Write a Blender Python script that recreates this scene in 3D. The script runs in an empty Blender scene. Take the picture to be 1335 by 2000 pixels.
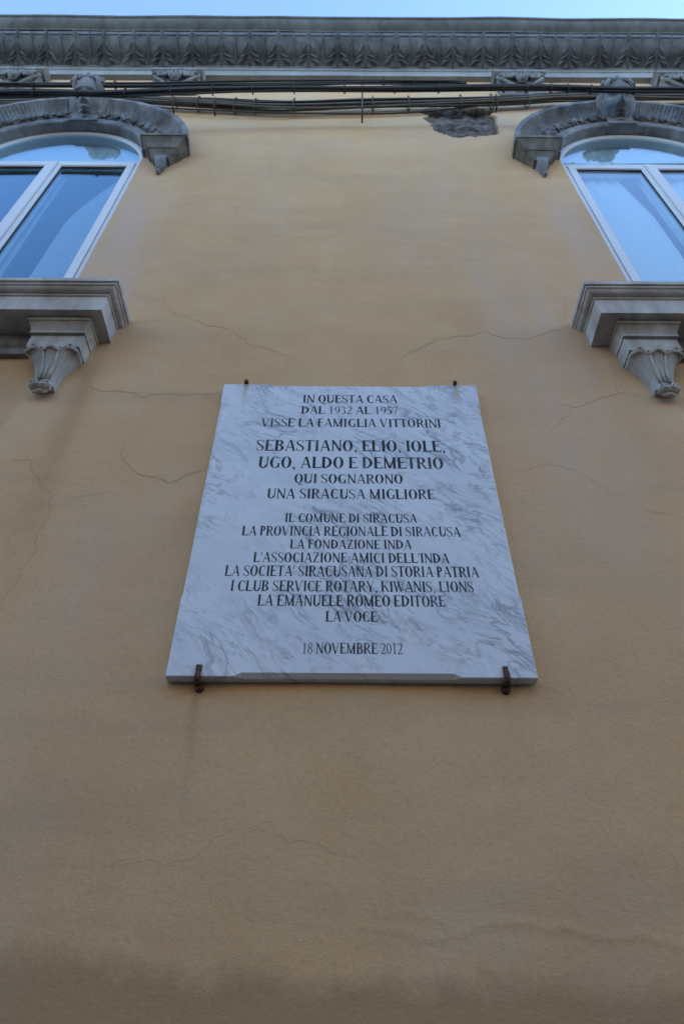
import bpy, bmesh, math, random
import numpy as np
from mathutils import Vector, Matrix, Euler
from mathutils.geometry import delaunay_2d_cdt

random.seed(7)
rng = np.random.default_rng(7)
R = math.radians
scene = bpy.context.scene
COL = scene.collection

# ------------------------------------------------------------------ camera, sky, sun, exposure
EYE = 1.6          # eye height
D = 1.6            # metres from the eye to the wall; 'units' below are multiples of this
cam_d = bpy.data.cameras.new('camera')
cam = bpy.data.objects.new('camera', cam_d)
COL.objects.link(cam)
cam_d.sensor_fit = 'VERTICAL'
cam_d.sensor_height = 36
cam_d.sensor_width = 24
cam_d.lens = 24.0
cam_d.clip_start = 0.05
cam_d.clip_end = 2000
cam.matrix_world = Matrix.Translation((0, 0, EYE)) @ Matrix.Rotation(R(133), 4, 'X') @ Matrix.Rotation(R(.34), 4, 'Z')
cam_d.dof.use_dof = True
cam_d.dof.focus_distance = 2.35
cam_d.dof.aperture_fstop = 4.5
scene.camera = cam

SUN_EL, SUN_ROT = 19, 55        # low sun behind the house, the street in its shade
w = bpy.data.worlds.new('World')
scene.world = w
w.use_nodes = True
nt = w.node_tree
nt.nodes.clear()
sky = nt.nodes.new('ShaderNodeTexSky')
sky.sky_type = 'NISHITA'
sky.sun_disc = False
sky.sun_elevation = R(SUN_EL)
sky.sun_rotation = R(SUN_ROT)
sky.altitude = 0
sky.air_density = 1.0
sky.dust_density = 0.4
sky.ozone_density = 2.8
bg = nt.nodes.new('ShaderNodeBackground')
bg.inputs['Strength'].default_value = 0.15
wo = nt.nodes.new('ShaderNodeOutputWorld')
nt.links.new(sky.outputs[0], bg.inputs[0])
nt.links.new(bg.outputs[0], wo.inputs[0])

sun_d = bpy.data.lights.new('sun', 'SUN')
sun_d.energy = 2.8
sun_d.angle = R(.5)
sun_d.color = (1, .93, .82)
sun = bpy.data.objects.new('sun', sun_d)
COL.objects.link(sun)
a = R(SUN_ROT)
sd = Vector((math.sin(a) * math.cos(R(SUN_EL)), math.cos(a) * math.cos(R(SUN_EL)), math.sin(R(SUN_EL))))
sun.rotation_euler = sd.to_track_quat('Z', 'Y').to_euler()
sun.location = sd * 30

vs = scene.view_settings
vs.view_transform = 'Standard'
vs.look = 'None'
vs.gamma = 1
vs.use_curve_mapping = False
vs.exposure = 2.3
scene.cycles.max_bounces = 8
scene.cycles.diffuse_bounces = 4

# ------------------------------------------------------------------ materials
def ramp(nt, fac, stops, interp='LINEAR'):
    n = nt.nodes.new('ShaderNodeValToRGB')
    cr = n.color_ramp
    cr.interpolation = interp
    while len(cr.elements) > len(stops): cr.elements.remove(cr.elements[-1])
    while len(cr.elements) < len(stops): cr.elements.new(.5)
    for e, (p, c) in zip(cr.elements, stops):
        e.position = p
        e.color = (c, c, c, 1) if isinstance(c, (int, float)) else (*c, 1)
    nt.links.new(fac, n.inputs[0])
    return n.outputs[0]

def noise(nt, vec, scale, detail=4, rough=.55, dist=0):
    n = nt.nodes.new('ShaderNodeTexNoise')
    n.inputs['Scale'].default_value = scale
    n.inputs['Detail'].default_value = detail
    n.inputs['Roughness'].default_value = rough
    n.inputs['Distortion'].default_value = dist
    nt.links.new(vec, n.inputs['Vector'])
    return n.outputs['Fac']

def mixc(nt, fac, a, b, mode='MIX'):
    n = nt.nodes.new('ShaderNodeMix')
    n.data_type = 'RGBA'
    n.blend_type = mode
    for sock, v in ((n.inputs[0], fac), (n.inputs[6], a), (n.inputs[7], b)):
        if isinstance(v, bpy.types.NodeSocket): nt.links.new(v, sock)
        elif isinstance(v, (int, float)): sock.default_value = v
        else: sock.default_value = (*v, 1)
    return n.outputs[2]

def math_n(nt, op, a, b=None, clamp=False):
    n = nt.nodes.new('ShaderNodeMath')
    n.operation = op
    n.use_clamp = clamp
    for i, v in enumerate((a, b)):
        if v is None: continue
        if isinstance(v, bpy.types.NodeSocket): nt.links.new(v, n.inputs[i])
        else: n.inputs[i].default_value = v
    return n.outputs[0]

def mapping(nt, vec, scale=(1, 1, 1), rot=(0, 0, 0), loc=(0, 0, 0)):
    n = nt.nodes.new('ShaderNodeMapping')
    n.inputs['Scale'].default_value = scale
    n.inputs['Rotation'].default_value = rot
    n.inputs['Location'].default_value = loc
    nt.links.new(vec, n.inputs['Vector'])
    return n.outputs[0]

def new_mat(name):
    m = bpy.data.materials.new(name)
    m.use_nodes = True
    nt = m.node_tree
    b = nt.nodes['Principled BSDF']
    pos = nt.nodes.new('ShaderNodeNewGeometry').outputs['Position']
    return m, nt, b, pos

def bump(nt, b, h, strength, dist=.002):
    n = nt.nodes.new('ShaderNodeBump')
    n.inputs['Strength'].default_value = strength
    n.inputs['Distance'].default_value = dist
    nt.links.new(h, n.inputs['Height'])
    nt.links.new(n.outputs[0], b.inputs['Normal'])

def stone_mat(name, light, dark, scale=6, rough=.85, streak=.5, bstr=.5, warm=None):
    m, nt, b, pos = new_mat(name)
    n1 = noise(nt, pos, scale, 6, .65)
    n2 = noise(nt, mapping(nt, pos, (14, 14, 2.2)), 1, 5, .6)
    f1 = ramp(nt, n1, [(.35, 0), (.68, 1)])
    f2 = ramp(nt, n2, [(.42, 0), (.7, 1)])
    c = mixc(nt, f1, light, dark)
    c = mixc(nt, math_n(nt, 'MULTIPLY', f2, streak), c, tuple(x * .45 for x in dark))
    if warm:
        n4 = noise(nt, mapping(nt, pos, (5, 5, 1.3)), 1.3, 4, .6)
        c = mixc(nt, math_n(nt, 'MULTIPLY', ramp(nt, n4, [(.55, 0), (.68, 1)]), .6), c, warm)
    n3 = noise(nt, pos, 160, 5, .7)
    c = mixc(nt, .25, c, ramp(nt, n3, [(.2, .25), (.8, .95)]), 'MULTIPLY')
    nt.links.new(c, b.inputs['Base Color'])
    b.inputs['Roughness'].default_value = rough
    bump(nt, b, math_n(nt, 'ADD', n3, math_n(nt, 'MULTIPLY', n1, 2.5)), bstr, .004)
    return m

M = {}
M['cornice'] = stone_mat('weathered_grey_stone', (.17, .18, .205), (.075, .08, .095), 5)
M['crown'] = stone_mat('dark_stained_stone', (.15, .155, .16), (.09, .09, .09), 4, streak=.6)
M['fascia'] = stone_mat('pale_grey_stone', (.36, .39, .43), (.24, .26, .29), 3, streak=.25)
M['arch'] = stone_mat('grey_carved_stone', (.34, .34, .35), (.14, .145, .155), 9)
M['impost'] = stone_mat('brown_grey_stone', (.27, .235, .195), (.14, .12, .10), 14, streak=.7)
M['sill'] = stone_mat('pale_sill_stone', (.66, .63, .59), (.46, .42, .385), 6, streak=.45, warm=(.36, .26, .19))
M['corbel'] = stone_mat('pale_corbel_stone', (.62, .60, .55), (.40, .375, .33), 10, streak=.5, warm=(.32, .27, .18))

# stucco
m, nt, b, pos = new_mat('ochre_stucco')
at = nt.nodes.new('ShaderNodeAttribute')
at.attribute_name = 'wear'
sep = nt.nodes.new('ShaderNodeSeparateColor')
nt.links.new(at.outputs['Color'], sep.inputs[0])
grey, stone, brown = sep.outputs
alpha = at.outputs['Alpha']
big = noise(nt, pos, .9, 5, .6)
med = noise(nt, pos, 4.5, 6, .65, .4)
fine = noise(nt, pos, 60, 4, .6)
c = mixc(nt, ramp(nt, big, [(.33, 0), (.68, 1)]), (.70, .435, .215), (.60, .375, .195))
c = mixc(nt, math_n(nt, 'MULTIPLY', ramp(nt, med, [(.42, 0), (.66, 1)]), .5), c, (.69, .475, .27))
wash = noise(nt, mapping(nt, pos, (1.3, 1, 7)), 1.1, 6, .6, .5)
c = mixc(nt, math_n(nt, 'MULTIPLY', ramp(nt, wash, [(.47, 0), (.64, 1)]), .34), c, (.50, .345, .20))
c = mixc(nt, math_n(nt, 'MULTIPLY', ramp(nt, fine, [(.35, 1), (.5, 0)]), .12), c, (.25, .19, .13))
gn = noise(nt, mapping(nt, pos, (4, 4, .8)), 2, 5, .6)
c = mixc(nt, math_n(nt, 'MULTIPLY', grey, ramp(nt, gn, [(.3, .35), (.65, 1)])), c, (.59, .435, .33))
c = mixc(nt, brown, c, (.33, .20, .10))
c = mixc(nt, alpha, c, (.66, .47, .31))
sn = noise(nt, mapping(nt, pos, (6, 6, 15)), 2, 7, .7, .6)
sc_ = ramp(nt, sn, [(.34, (.045, .04, .038)), (.52, (.17, .145, .13)), (.7, (.31, .265, .23))])
c = mixc(nt, stone, c, sc_)
nt.links.new(c, b.inputs['Base Color'])
b.inputs['Roughness'].default_value = .92
b.inputs['Specular IOR Level'].default_value = .25
grain = noise(nt, pos, 210, 3, .6)
grit = noise(nt, pos, 75, 3, .5)
h = math_n(nt, 'ADD', grain, math_n(nt, 'MULTIPLY', grit, 1.2))
h = math_n(nt, 'ADD', h, math_n(nt, 'MULTIPLY', med, 1.5))
bump(nt, b, h, .46, .003)
M['stucco'] = m

def plain(name, col, rough=.6, metal=0, nscale=30, var=.25, spec=.5, bstr=.15):
    m, nt, b, pos = new_mat(name)
    n1 = noise(nt, pos, nscale, 4, .6)
    nt.links.new(mixc(nt, ramp(nt, n1, [(.3, 0), (.7, 1)]), col, tuple(x * (1 - var) for x in col)), b.inputs['Base Color'])
    b.inputs['Roughness'].default_value = rough
    b.inputs['Metallic'].default_value = metal
    b.inputs['Specular IOR Level'].default_value = spec
    if bstr: bump(nt, b, n1, bstr, .002)
    return m
M['crack'] = plain('crack_tone', (.49, .32, .17), .95, spec=.1)  # cracks are thin ribbons a little darker than the stucco
M['cable'] = plain('black_cable', (.036, .034, .033), .55)
M['cable_b'] = plain('brown_painted_cable', (.10, .085, .07), .7, nscale=9, var=.6)
M['conduit'] = plain('painted_grey_conduit', (.2, .18, .155), .75, nscale=7, var=.4)
M['tie'] = plain('dark_cable_tie', (.05, .04, .035), .7)
M['rust'] = plain('rusty_iron', (.15, .065, .035), .8, 0, 90, .75, bstr=.8)
M['pvc'] = plain('white_pvc', (.74, .75, .77), .35, 0, 3, .05, bstr=0)
M['gasket'] = plain('black_gasket', (.02, .02, .022), .6)
M['curtain'] = plain('white_curtain', (.88, .85, .80), .9, 0, 5, .06, bstr=0)
M['net'] = plain('thin_blue_grey_curtain', (.42, .42, .42), .9, 0, 5, .06, bstr=0)
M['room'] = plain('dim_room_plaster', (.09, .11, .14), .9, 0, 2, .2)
M['street'] = plain('dark_asphalt', (.075, .073, .07), .85, 0, 3, .3)
M['opposite'] = plain('warm_grey_render', (.31, .27, .215), .9, 0, 2, .2)
M['roof'] = plain('terracotta_roof', (.3, .15, .09), .9, 0, 8, .4)
M['shutter'] = plain('green_shutter', (.06, .1, .08), .6)

# glass: clear pane with a mirror coat that grows towards grazing
def glass_mat(name, boost, tint=(.62, .83, 1, 1)):
    m = bpy.data.materials.new(name)
    m.use_nodes = True
    nt = m.node_tree
    nt.nodes.clear()
    out = nt.nodes.new('ShaderNodeOutputMaterial')
    tr = nt.nodes.new('ShaderNodeBsdfTransparent')
    tr.inputs[0].default_value = (.86, .94, .97, 1)
    gl = nt.nodes.new('ShaderNodeBsdfGlossy')
    gl.inputs['Roughness'].default_value = .004
    gl.inputs['Color'].default_value = tint
    ge = nt.nodes.new('ShaderNodeNewGeometry')
    dt = nt.nodes.new('ShaderNodeVectorMath'); dt.operation = 'DOT_PRODUCT'
    nt.links.new(ge.outputs['Incoming'], dt.inputs[0])
    nt.links.new(ge.outputs['Normal'], dt.inputs[1])
    c1 = math_n(nt, 'SUBTRACT', 1, math_n(nt, 'ABSOLUTE', dt.outputs['Value']))
    f = math_n(nt, 'ADD', math_n(nt, 'MULTIPLY', math_n(nt, 'POWER', c1, 5), .96), .04)   # Schlick, the same from both sides
    f = math_n(nt, 'MULTIPLY', f, boost, True)
    mx = nt.nodes.new('ShaderNodeMixShader')
    nt.links.new(f, mx.inputs[0])
    nt.links.new(tr.outputs[0], mx.inputs[1])
    nt.links.new(gl.outputs[0], mx.inputs[2])
    nt.links.new(mx.outputs[0], out.inputs[0])
    return m
M['glass'] = glass_mat('double_glazing', 1.9)
M['glass_pale'] = glass_mat('pale_double_glazing', 2.1, (.85, .92, 1, 1))

# marble
m, nt, b, pos = new_mat('veined_white_marble')
warp = nt.nodes.new('ShaderNodeTexNoise')
warp.inputs['Scale'].default_value = 3.2
warp.inputs['Detail'].default_value = 6
nt.links.new(pos, warp.inputs['Vector'])
wv = nt.nodes.new('ShaderNodeVectorMath'); wv.operation = 'MULTIPLY_ADD'
nt.links.new(warp.outputs['Color'], wv.inputs[0])
wv.inputs[1].default_value = (.15, .15, .15)
nt.links.new(pos, wv.inputs[2])
rot = mapping(nt, wv.outputs[0], (1, 1, 1), (0, R(-40), 0))
st = mapping(nt, rot, (3.3, 3.3, 12))
v1 = noise(nt, st, 1.0, 7, .62, .6)
vein = ramp(nt, math_n(nt, 'ABSOLUTE', math_n(nt, 'SUBTRACT', v1, .5)), [(0, 1), (.010, .55), (.028, 0)])
v2 = noise(nt, mapping(nt, rot, (4.3, 4.3, 15), loc=(3, 1, 2)), 1.0, 6, .6, 1.0)
vein2 = ramp(nt, math_n(nt, 'ABSOLUTE', math_n(nt, 'SUBTRACT', v2, .5)), [(0, 1), (.02, .3), (.05, 0)])
msk = ramp(nt, noise(nt, pos, 3.4, 4, .6), [(.38, 0), (.6, 1)])
cloud = ramp(nt, noise(nt, mapping(nt, rot, (2, 2, 7)), 1.1, 7, .65), [(.38, 0), (.75, 1)])
c = mixc(nt, math_n(nt, 'MULTIPLY', cloud, .5), (.73, .755, .79), (.50, .53, .58))
c = mixc(nt, math_n(nt, 'MULTIPLY', math_n(nt, 'MULTIPLY', vein, msk), .8), c, (.19, .21, .245))
c = mixc(nt, math_n(nt, 'MULTIPLY', math_n(nt, 'MULTIPLY', vein2, msk), .5), c, (.22, .235, .27))
spk = ramp(nt, noise(nt, mapping(nt, rot, (9, 9, 22)), 3, 5, .6), [(.6, 0), (.74, 1)])
c = mixc(nt, math_n(nt, 'MULTIPLY', spk, .5), c, (.35, .38, .43))
at = nt.nodes.new('ShaderNodeAttribute'); at.attribute_name = 'wear'
sp = nt.nodes.new('ShaderNodeSeparateColor'); nt.links.new(at.outputs['Color'], sp.inputs[0])
c = mixc(nt, sp.outputs[0], c, (.46, .38, .25))
nt.links.new(c, b.inputs['Base Color'])
b.inputs['Roughness'].default_value = .42
b.inputs['Specular IOR Level'].default_value = .35
bump(nt, b, noise(nt, pos, 120, 3, .5), .06, .001)
M['marble'] = m

m, nt, b, pos = new_mat('worn_black_letter_paint')
wn = noise(nt, pos, 9, 3, .5)
wf = noise(nt, pos, 190, 3, .6)
s = math_n(nt, 'ADD', math_n(nt, 'MULTIPLY', wn, .8), math_n(nt, 'MULTIPLY', wf, .5))
c = ramp(nt, s, [(.63, (.010, .010, .012)), (.76, (.04, .042, .05)), (.86, (.17, .18, .21))])
nt.links.new(c, b.inputs['Base Color'])
b.inputs['Roughness'].default_value = .7
M['ink'] = m

# ------------------------------------------------------------------ helpers
def tag(o, label=None, cat=None, group=None, kind=None):
    if label: o['label'] = label
    if cat: o['category'] = cat
    if group: o['group'] = group
    if kind: o['kind'] = kind
    return o

def empty(name, loc=(0, 0, 0)):
    o = bpy.data.objects.new(name, None)
    o.location = loc
    o.empty_display_size = .1
    COL.objects.link(o)
    return o

def link(name, me, mat, parent=None, smooth=False):
    """link a mesh given in world coordinates, keeping it in place under its parent"""
    o = bpy.data.objects.new(name, me)
    COL.objects.link(o)
    if not isinstance(mat, (list, tuple)): mat = [mat]
    if not me.materials:
        for x in mat: me.materials.append(x)
    if smooth: me.polygons.foreach_set('use_smooth', [True] * len(me.polygons))
    if parent:
        o.parent = parent
        p = Vector((0, 0, 0))
        q = parent
        while q: p += q.location; q = q.parent
        o.matrix_parent_inverse = Matrix.Identity(4)
        o.location = -p
    return o

def build(name, bm, mat, parent=None, smooth=False, recalc=True):
    if recalc: bmesh.ops.recalc_face_normals(bm, faces=bm.faces)
    me = bpy.data.meshes.new(name)
    bm.to_mesh(me)
    bm.free()
    return link(name, me, mat, parent, smooth)

def box(bm, x0, x1, y0, y1, z0, z1, bev=0):
    vs = [bm.verts.new((x, y, z)) for x in (x0, x1) for y in (y0, y1) for z in (z0, z1)]
    fs = []
    for q in ((0, 1, 3, 2), (4, 6, 7, 5), (0, 4, 5, 1), (2, 3, 7, 6), (0, 2, 6, 4), (1, 5, 7, 3)):
        fs.append(bm.faces.new([vs[i] for i in q]))
    if bev:
        es = {e for f in fs for e in f.edges}
        bmesh.ops.bevel(bm, geom=list(es), offset=bev, segments=2, affect='EDGES')

def tube(bm, pts, rad, n=6, cap=True, flat=None):
    pts = [Vector(p) for p in pts]
    if isinstance(rad, (int, float)): rad = [rad] * len(pts)
    rings = []
    for i, p in enumerate(pts):
        t = (pts[min(i + 1, len(pts) - 1)] - pts[max(i - 1, 0)]).normalized()
        ref = Vector((0, 1, 0)) if abs(t.y) < .9 else Vector((0, 0, 1))
        u = t.cross(ref).normalized()
        v = t.cross(u).normalized()
        rings.append([bm.verts.new(p + (u * math.cos(6.2832 * k / n) + v * math.sin(6.2832 * k / n) * (flat or 1)) * rad[i]) for k in range(n)])
    for a, b_ in zip(rings, rings[1:]):
        for k in range(n):
            bm.faces.new((a[k], a[(k + 1) % n], b_[(k + 1) % n], b_[k]))
    if cap:
        bm.faces.new(rings[0][::-1]); bm.faces.new(rings[-1])

def blob(bm, c, r, seg=8, rings=6):
    mtx = Matrix.Translation(c) @ Matrix.Diagonal((r[0], r[1], r[2], 1))
    bmesh.ops.create_uvsphere(bm, u_segments=seg, v_segments=rings, radius=1, matrix=mtx)

def U(x, p, z):
    """units of wall distance (x across, p out of the wall, z above the eye) -> metres"""
    return (x * D, D * (1 - p), EYE + z * D)

def Q(x, out, z):
    """metres: x across, out of the wall, z above the eye"""
    return (x, D - out, EYE + z)

def catmull(pts, n):
    pts = [np.array(p, float) for p in pts]
    pts = [2 * pts[0] - pts[1]] + pts + [2 * pts[-1] - pts[-2]]
    out = []
    for i in range(1, len(pts) - 2):
        p0, p1, p2, p3 = pts[i - 1:i + 3]
        for k in range(n):
            t = k / n
            out.append(.5 * (2 * p1 + (p2 - p0) * t + (2 * p0 - 5 * p1 + 4 * p2 - p3) * t * t + (3 * p1 - p0 - 3 * p2 + p3) * t ** 3))
    out.append(pts[-2])
    return out

def vnoise(x, z, s, seed):
    """smooth value noise on arrays, -1..1"""
    r = np.random.default_rng(seed)
    tab = r.uniform(-1, 1, (256, 256))
    X, Z = x * s + 100, z * s + 100
    xi, zi = np.floor(X).astype(int), np.floor(Z).astype(int)
    fx, fz = X - xi, Z - zi
    fx, fz = fx * fx * (3 - 2 * fx), fz * fz * (3 - 2 * fz)
    g = lambda i, j: tab[i % 256, j % 256]
    return (g(xi, zi) * (1 - fx) + g(xi + 1, zi) * fx) * (1 - fz) + (g(xi, zi + 1) * (1 - fx) + g(xi + 1, zi + 1) * fx) * fz

def fbm(x, z, s, seed, o=4):
    return sum(vnoise(x, z, s * 2 ** k, seed + k) * .5 ** k for k in range(o))

def in_poly(x, z, poly):
    inside = np.zeros(x.shape, bool)
    n = len(poly)
    for i in range(n):
        (x0, z0), (x1, z1) = poly[i], poly[(i + 1) % n]
        if z0 == z1: continue
        c = ((z0 > z) != (z1 > z)) & (x < (x1 - x0) * (z - z0) / (z1 - z0) + x0)
        inside ^= c
    return inside

def dist_line(x, z, pts):
    d = np.full(x.shape, 1e9)
    for (ax, az), (bx, bz) in zip(pts, pts[1:]):
        dx, dz = bx - ax, bz - az
        t = np.clip(((x - ax) * dx + (z - az) * dz) / (dx * dx + dz * dz), 0, 1)
        d = np.minimum(d, np.hypot(x - ax - t * dx, z - az - t * dz))
    return d

# ------------------------------------------------------------------ the street and the house across it
bm = bmesh.new()
bmesh.ops.create_grid(bm, x_segments=1, y_segments=1, size=400)
tag(build('street', bm, M['street']), kind='structure')

OPH = 7.5
OPY = -5.8
opp = empty('building', (0, OPY, 0))
tag(opp, 'plain grey rendered house on the other side of the narrow street, behind the viewer', 'building')
bm = bmesh.new(); box(bm, -60, 60, OPY - 9, OPY, 0, OPH)
build('wall', bm, M['opposite'], opp)
bm = bmesh.new(); box(bm, -60.2, 60.2, OPY - 9, OPY + .2, OPH, OPH + .12)
build('roof', bm, M['roof'], opp)
for fx in (-8, -4, 0, 4, 8):
    for fz in (1.0, 5.0):
        bm = bmesh.new(); box(bm, fx - .55, fx + .55, OPY - .05, OPY + .05, fz, fz + 2, .01)
        build('shutter', bm, M['shutter'], opp)

for xs, lab in ((-1, 'unseen plain grey block added left of the ochre house to shade the street'), (1, 'unseen plain grey block added right of the ochre house to shade the street')):
    sun_block = empty('building', (xs * 33, D + .4, 0))  # unseen rows added out of frame to keep the sun off the street
    tag(sun_block, lab, 'building')
    bm = bmesh.new(); box(bm, min(xs * 7.06, xs * 60), max(xs * 7.06, xs * 60), D + .4, D + 9, 0, 8.0)
    build('wall', bm, M['opposite'], sun_block)
    bm = bmesh.new(); box(bm, min(xs * 7.3, xs * 60.2), max(xs * 7.3, xs * 60.2), D + .2, D + 9.2, 8.0, 8.12)
    build('roof', bm, M['roof'], sun_block)

# ------------------------------------------------------------------ the house: window data (units)
HW, ZS = .333, 2.781                       # half width of the opening, springing height
WIN = [(-1.11, 1), (1.165, -1)]            # centre, side facing the plaque
SILLZ = 1.629
ZTOP, ZBOT = 3.81, -1.0
house = empty('house', (0, D, 0))
tag(house, 'ochre stuccoed old house with grey carved stone cornice and arched windows, carrying the marble plaque', 'building')

# ---- stucco wall as a fine relief sheet
def lines(segs, extra=()):
    out = []
    for a_, b_, st in segs:
        out += list(np.arange(a_, b_, st))
    out.append(segs[-1][1])
    out = np.array(sorted(out))
    for e in extra:                         # snap the nearest line onto wanted positions
        out[np.argmin(abs(out - e))] = e
    return out
ex = [s_ * D for c_, _ in WIN for s_ in (c_ - HW, c_ + HW)]
gx = lines([(-7, -3.6, .2), (-3.6, -1.3, .03), (-1.3, .48, .0095), (.48, 1.12, .006), (1.12, 1.35, .0095), (1.35, 3.6, .03), (3.6, 7, .2)], ex)
gz = lines([(-1.6, .1, .1), (.1, .45, .007), (.45, 4.8, .015), (4.8, 5.5, .006), (5.5, 6.2, .02)], [SILLZ * D - .03, ZS * D])
NX, NZ = len(gx), len(gz)
XX, ZZ = np.meshgrid(gx, gz)
X, Z = XX.ravel(), ZZ.ravel()
jag = .012 * fbm(X, Z, 22, 40, 3)
jag2 = .012 * fbm(X, Z, 22, 50, 3)
PATCH = [(.5173, 5.3629), (.5943, 5.44), (.8359, 5.47), (.9998, 5.4489), (1.0389, 5.3396), (1.0559, 5.2124), (1.0373, 5.089), (1.0434, 4.9704), (.9903, 4.9117), (.9049, 4.8817), (.7686, 4.87), (.676, 4.8874), (.6255, 4.9634), (.5808, 5.0412), (.6068, 5.1018), (.5539, 5.1828), (.5801, 5.2885)]
inp = in_poly(X + jag * 1.6, Z + jag2 * 2.2, PATCH)
dist_p = dist_line(X, Z, PATCH + PATCH[:1])
y = .0018 * fbm(X, Z, 2.2, 3, 4) + .0006 * fbm(X, Z, 14, 9, 3)
rock = .012 * fbm(X, Z, 14, 21, 5) + .010 * fbm(X * .6, Z * 2.5, 9, 31, 4)
y = np.where(inp, -.030 + rock * 1.3, y)
RIDGE = [(-1.1, .345), (-.7009, .3514), (-.6496, .3563), (-.54, .3429), (-.384, .353), (-.2789, .3583), (-.1942, .3606), (-.1092, .3592), (-.0135, .3457), (.0391, .3321), (.1018, .3279), (.174, .3165), (.2477, .3241), (.3116, .3335), (.407, .3386), (.4701, .339), (.5078, .3209), (.5483, .3166), (.6017, .3214), (.6963, .3084), (1.1, .32)]
dr = dist_line(X + .006 * fbm(X, Z, 18, 61, 3), Z + .008 * fbm(X, Z, 14, 62, 3), RIDGE)
y += .0012 * np.exp(-(dr / .007) ** 2) * np.clip(.55 + .9 * fbm(X, Z * 0, 3.5, 70, 2), 0, 1.3)
dr2 = dist_line(X, Z + .006 * fbm(X, Z, 12, 63, 3), [(.08, .352), (.14, .358), (.19, .35), (.23, .335)])
y += .0009 * np.exp(-(dr2 / .007) ** 2)
# wear masks; the brown one also paints in some lens vignetting
def soft(a_): return np.clip(a_, 0, 1)
grey = .9 * np.exp(-((X + 1.12 + (3.6 - Z) * -.05) / .16) ** 2) * soft((4.3 - Z) / .8) * soft((Z - 2.3) / .6) * .75
grey += .7 * np.exp(-((X - 1.21) / .13) ** 2) * soft((4.4 - Z) / .8) * soft((Z - 2.6) / .5)
grey += .7 * soft((Z - 4.2) / 1.2) * (.55 + .45 * fbm(X * .5, Z, 3, 81))
grey += .5 * np.exp(-((X - .72) / .2) ** 2) * np.exp(-((Z - 4.0) / .45) ** 2) * soft(.5 + fbm(X, Z, 4, 83))
grey += .5 * soft(fbm(X * .8, Z * .35, 1.6, 90, 4) - .05)
grey += .35 * soft(fbm(X * 1.5, Z * .12, 3.0, 190, 4) - .15) * soft((3.6 - Z) / .6)
band = (Z > 5.42 + .03 * fbm(X, Z * 0, 3, 95)) & (Z < 5.62) & (X > -.45 + .05 * fbm(Z, X * 0, 8, 96)) & (X < 1.0)
grey = np.where(band, 1.0, grey)
stone_m = inp.astype(float)
brown = np.zeros(len(X))
for (cx, s_) in WIN:                        # unpainted browner field below the windows
    c_ = cx * D
    if s_ > 0: edge = [(-9, 2.42), (-1.30, 2.42), (-1.12, 2.24), (-1.13, 2.154), (-1.192, 2.111), (-1.21, 2.048), (-1.209, 1.957), (-1.233, 1.89), (-1.36, 1.70), (-1.7, 1.55), (-9, 1.5)]
    else: edge = [(9, 2.42), (1.36, 2.42), (1.20, 2.3), (1.228, 2.151), (1.2576, 2.119), (1.2614, 2.04), (1.272, 1.98), (1.36, 1.86), (1.6, 1.65), (9, 1.5)]
    brown += in_poly(X + .5 * jag, Z + .5 * jag2, edge) * .34
streakn = soft(.55 + .6 * fbm(X, Z * .12, 9, 100, 3))
brown += .5 * np.exp(-((X + 1.0 - (2.3 - Z) * .02) / .06) ** 2) * soft((2.45 - Z) / .3) * soft((Z - 1.0) / 1.2) * streakn
brown += .4 * np.exp(-((X - 1.03) / .1) ** 2) * soft((2.6 - Z) / .2) * soft((Z - 1.4) / 1.2) * streakn
brown += .42 * np.exp(-((X + .372 - (.87 - Z) * .05) / (.012 + .012 * (.87 - Z))) ** 2) * soft((.885 - Z) / .02) * soft((Z - .5) / .38)
brown += .16 * np.exp(-((X - .424) / .012) ** 2) * soft((.885 - Z) / .02) * soft((Z - .72) / .15)
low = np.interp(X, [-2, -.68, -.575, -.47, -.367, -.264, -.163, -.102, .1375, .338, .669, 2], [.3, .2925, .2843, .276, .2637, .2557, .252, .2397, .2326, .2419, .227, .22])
brown += .60 * soft((low + .016 * fbm(X, Z, 14, 110) + .006 * fbm(X, Z, 60, 115) - Z + .02) / .055)  # real darker strip at the foot, deepened to stand in for lens vignetting
brown += .25 * soft((5.35 - .03 * fbm(X, Z * 0, 4, 120) - Z) / .02) * soft((Z - 5.18) / .12) * (abs(X) < 1.2) * .3
alpha = np.zeros(len(X))
for s_, x0 in ((1, -1.14), (-1, 1.235)):
    alpha += .55 * np.exp(-((X - x0 + s_ * (2.15 - Z) * .22) / .11) ** 2) * soft((2.2 - Z) / .08) * soft((Z - 1.6) / .4)
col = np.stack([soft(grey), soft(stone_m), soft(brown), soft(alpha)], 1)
# openings
cxm, czm = (gx[:-1] + gx[1:]) / 2, (gz[:-1] + gz[1:]) / 2
CX, CZ = np.meshgrid(cxm, czm)
keep = np.ones(CX.shape, bool)
for cx, _ in WIN:
    c_, h_ = cx * D, HW * D
    keep &= ~((abs(CX - c_) < h_) & (CZ > SILLZ * D - .03) & (CZ < ZS * D))
    keep &= ~((np.hypot(CX - c_, CZ - ZS * D) < h_ + np.where(CZ > ZS * D + .07, .03, 0)) & (CZ > ZS * D))
jj, ii = np.nonzero(keep)
i00 = jj * NX + ii
quads = np.stack([i00, i00 + 1, i00 + NX + 1, i00 + NX], 1)
me = bpy.data.meshes.new('wall')
me.vertices.add(NX * NZ)
me.vertices.foreach_set('co', np.stack([X, D - y, Z + EYE], 1).ravel())
me.loops.add(quads.size)
me.loops.foreach_set('vertex_index', quads.ravel())
me.polygons.add(len(quads))
me.polygons.foreach_set('loop_start', np.arange(0, quads.size, 4))
me.update(calc_edges=True)
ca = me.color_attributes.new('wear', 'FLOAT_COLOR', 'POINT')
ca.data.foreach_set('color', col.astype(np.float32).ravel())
link('wall', me, M['stucco'], house, True)

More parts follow.
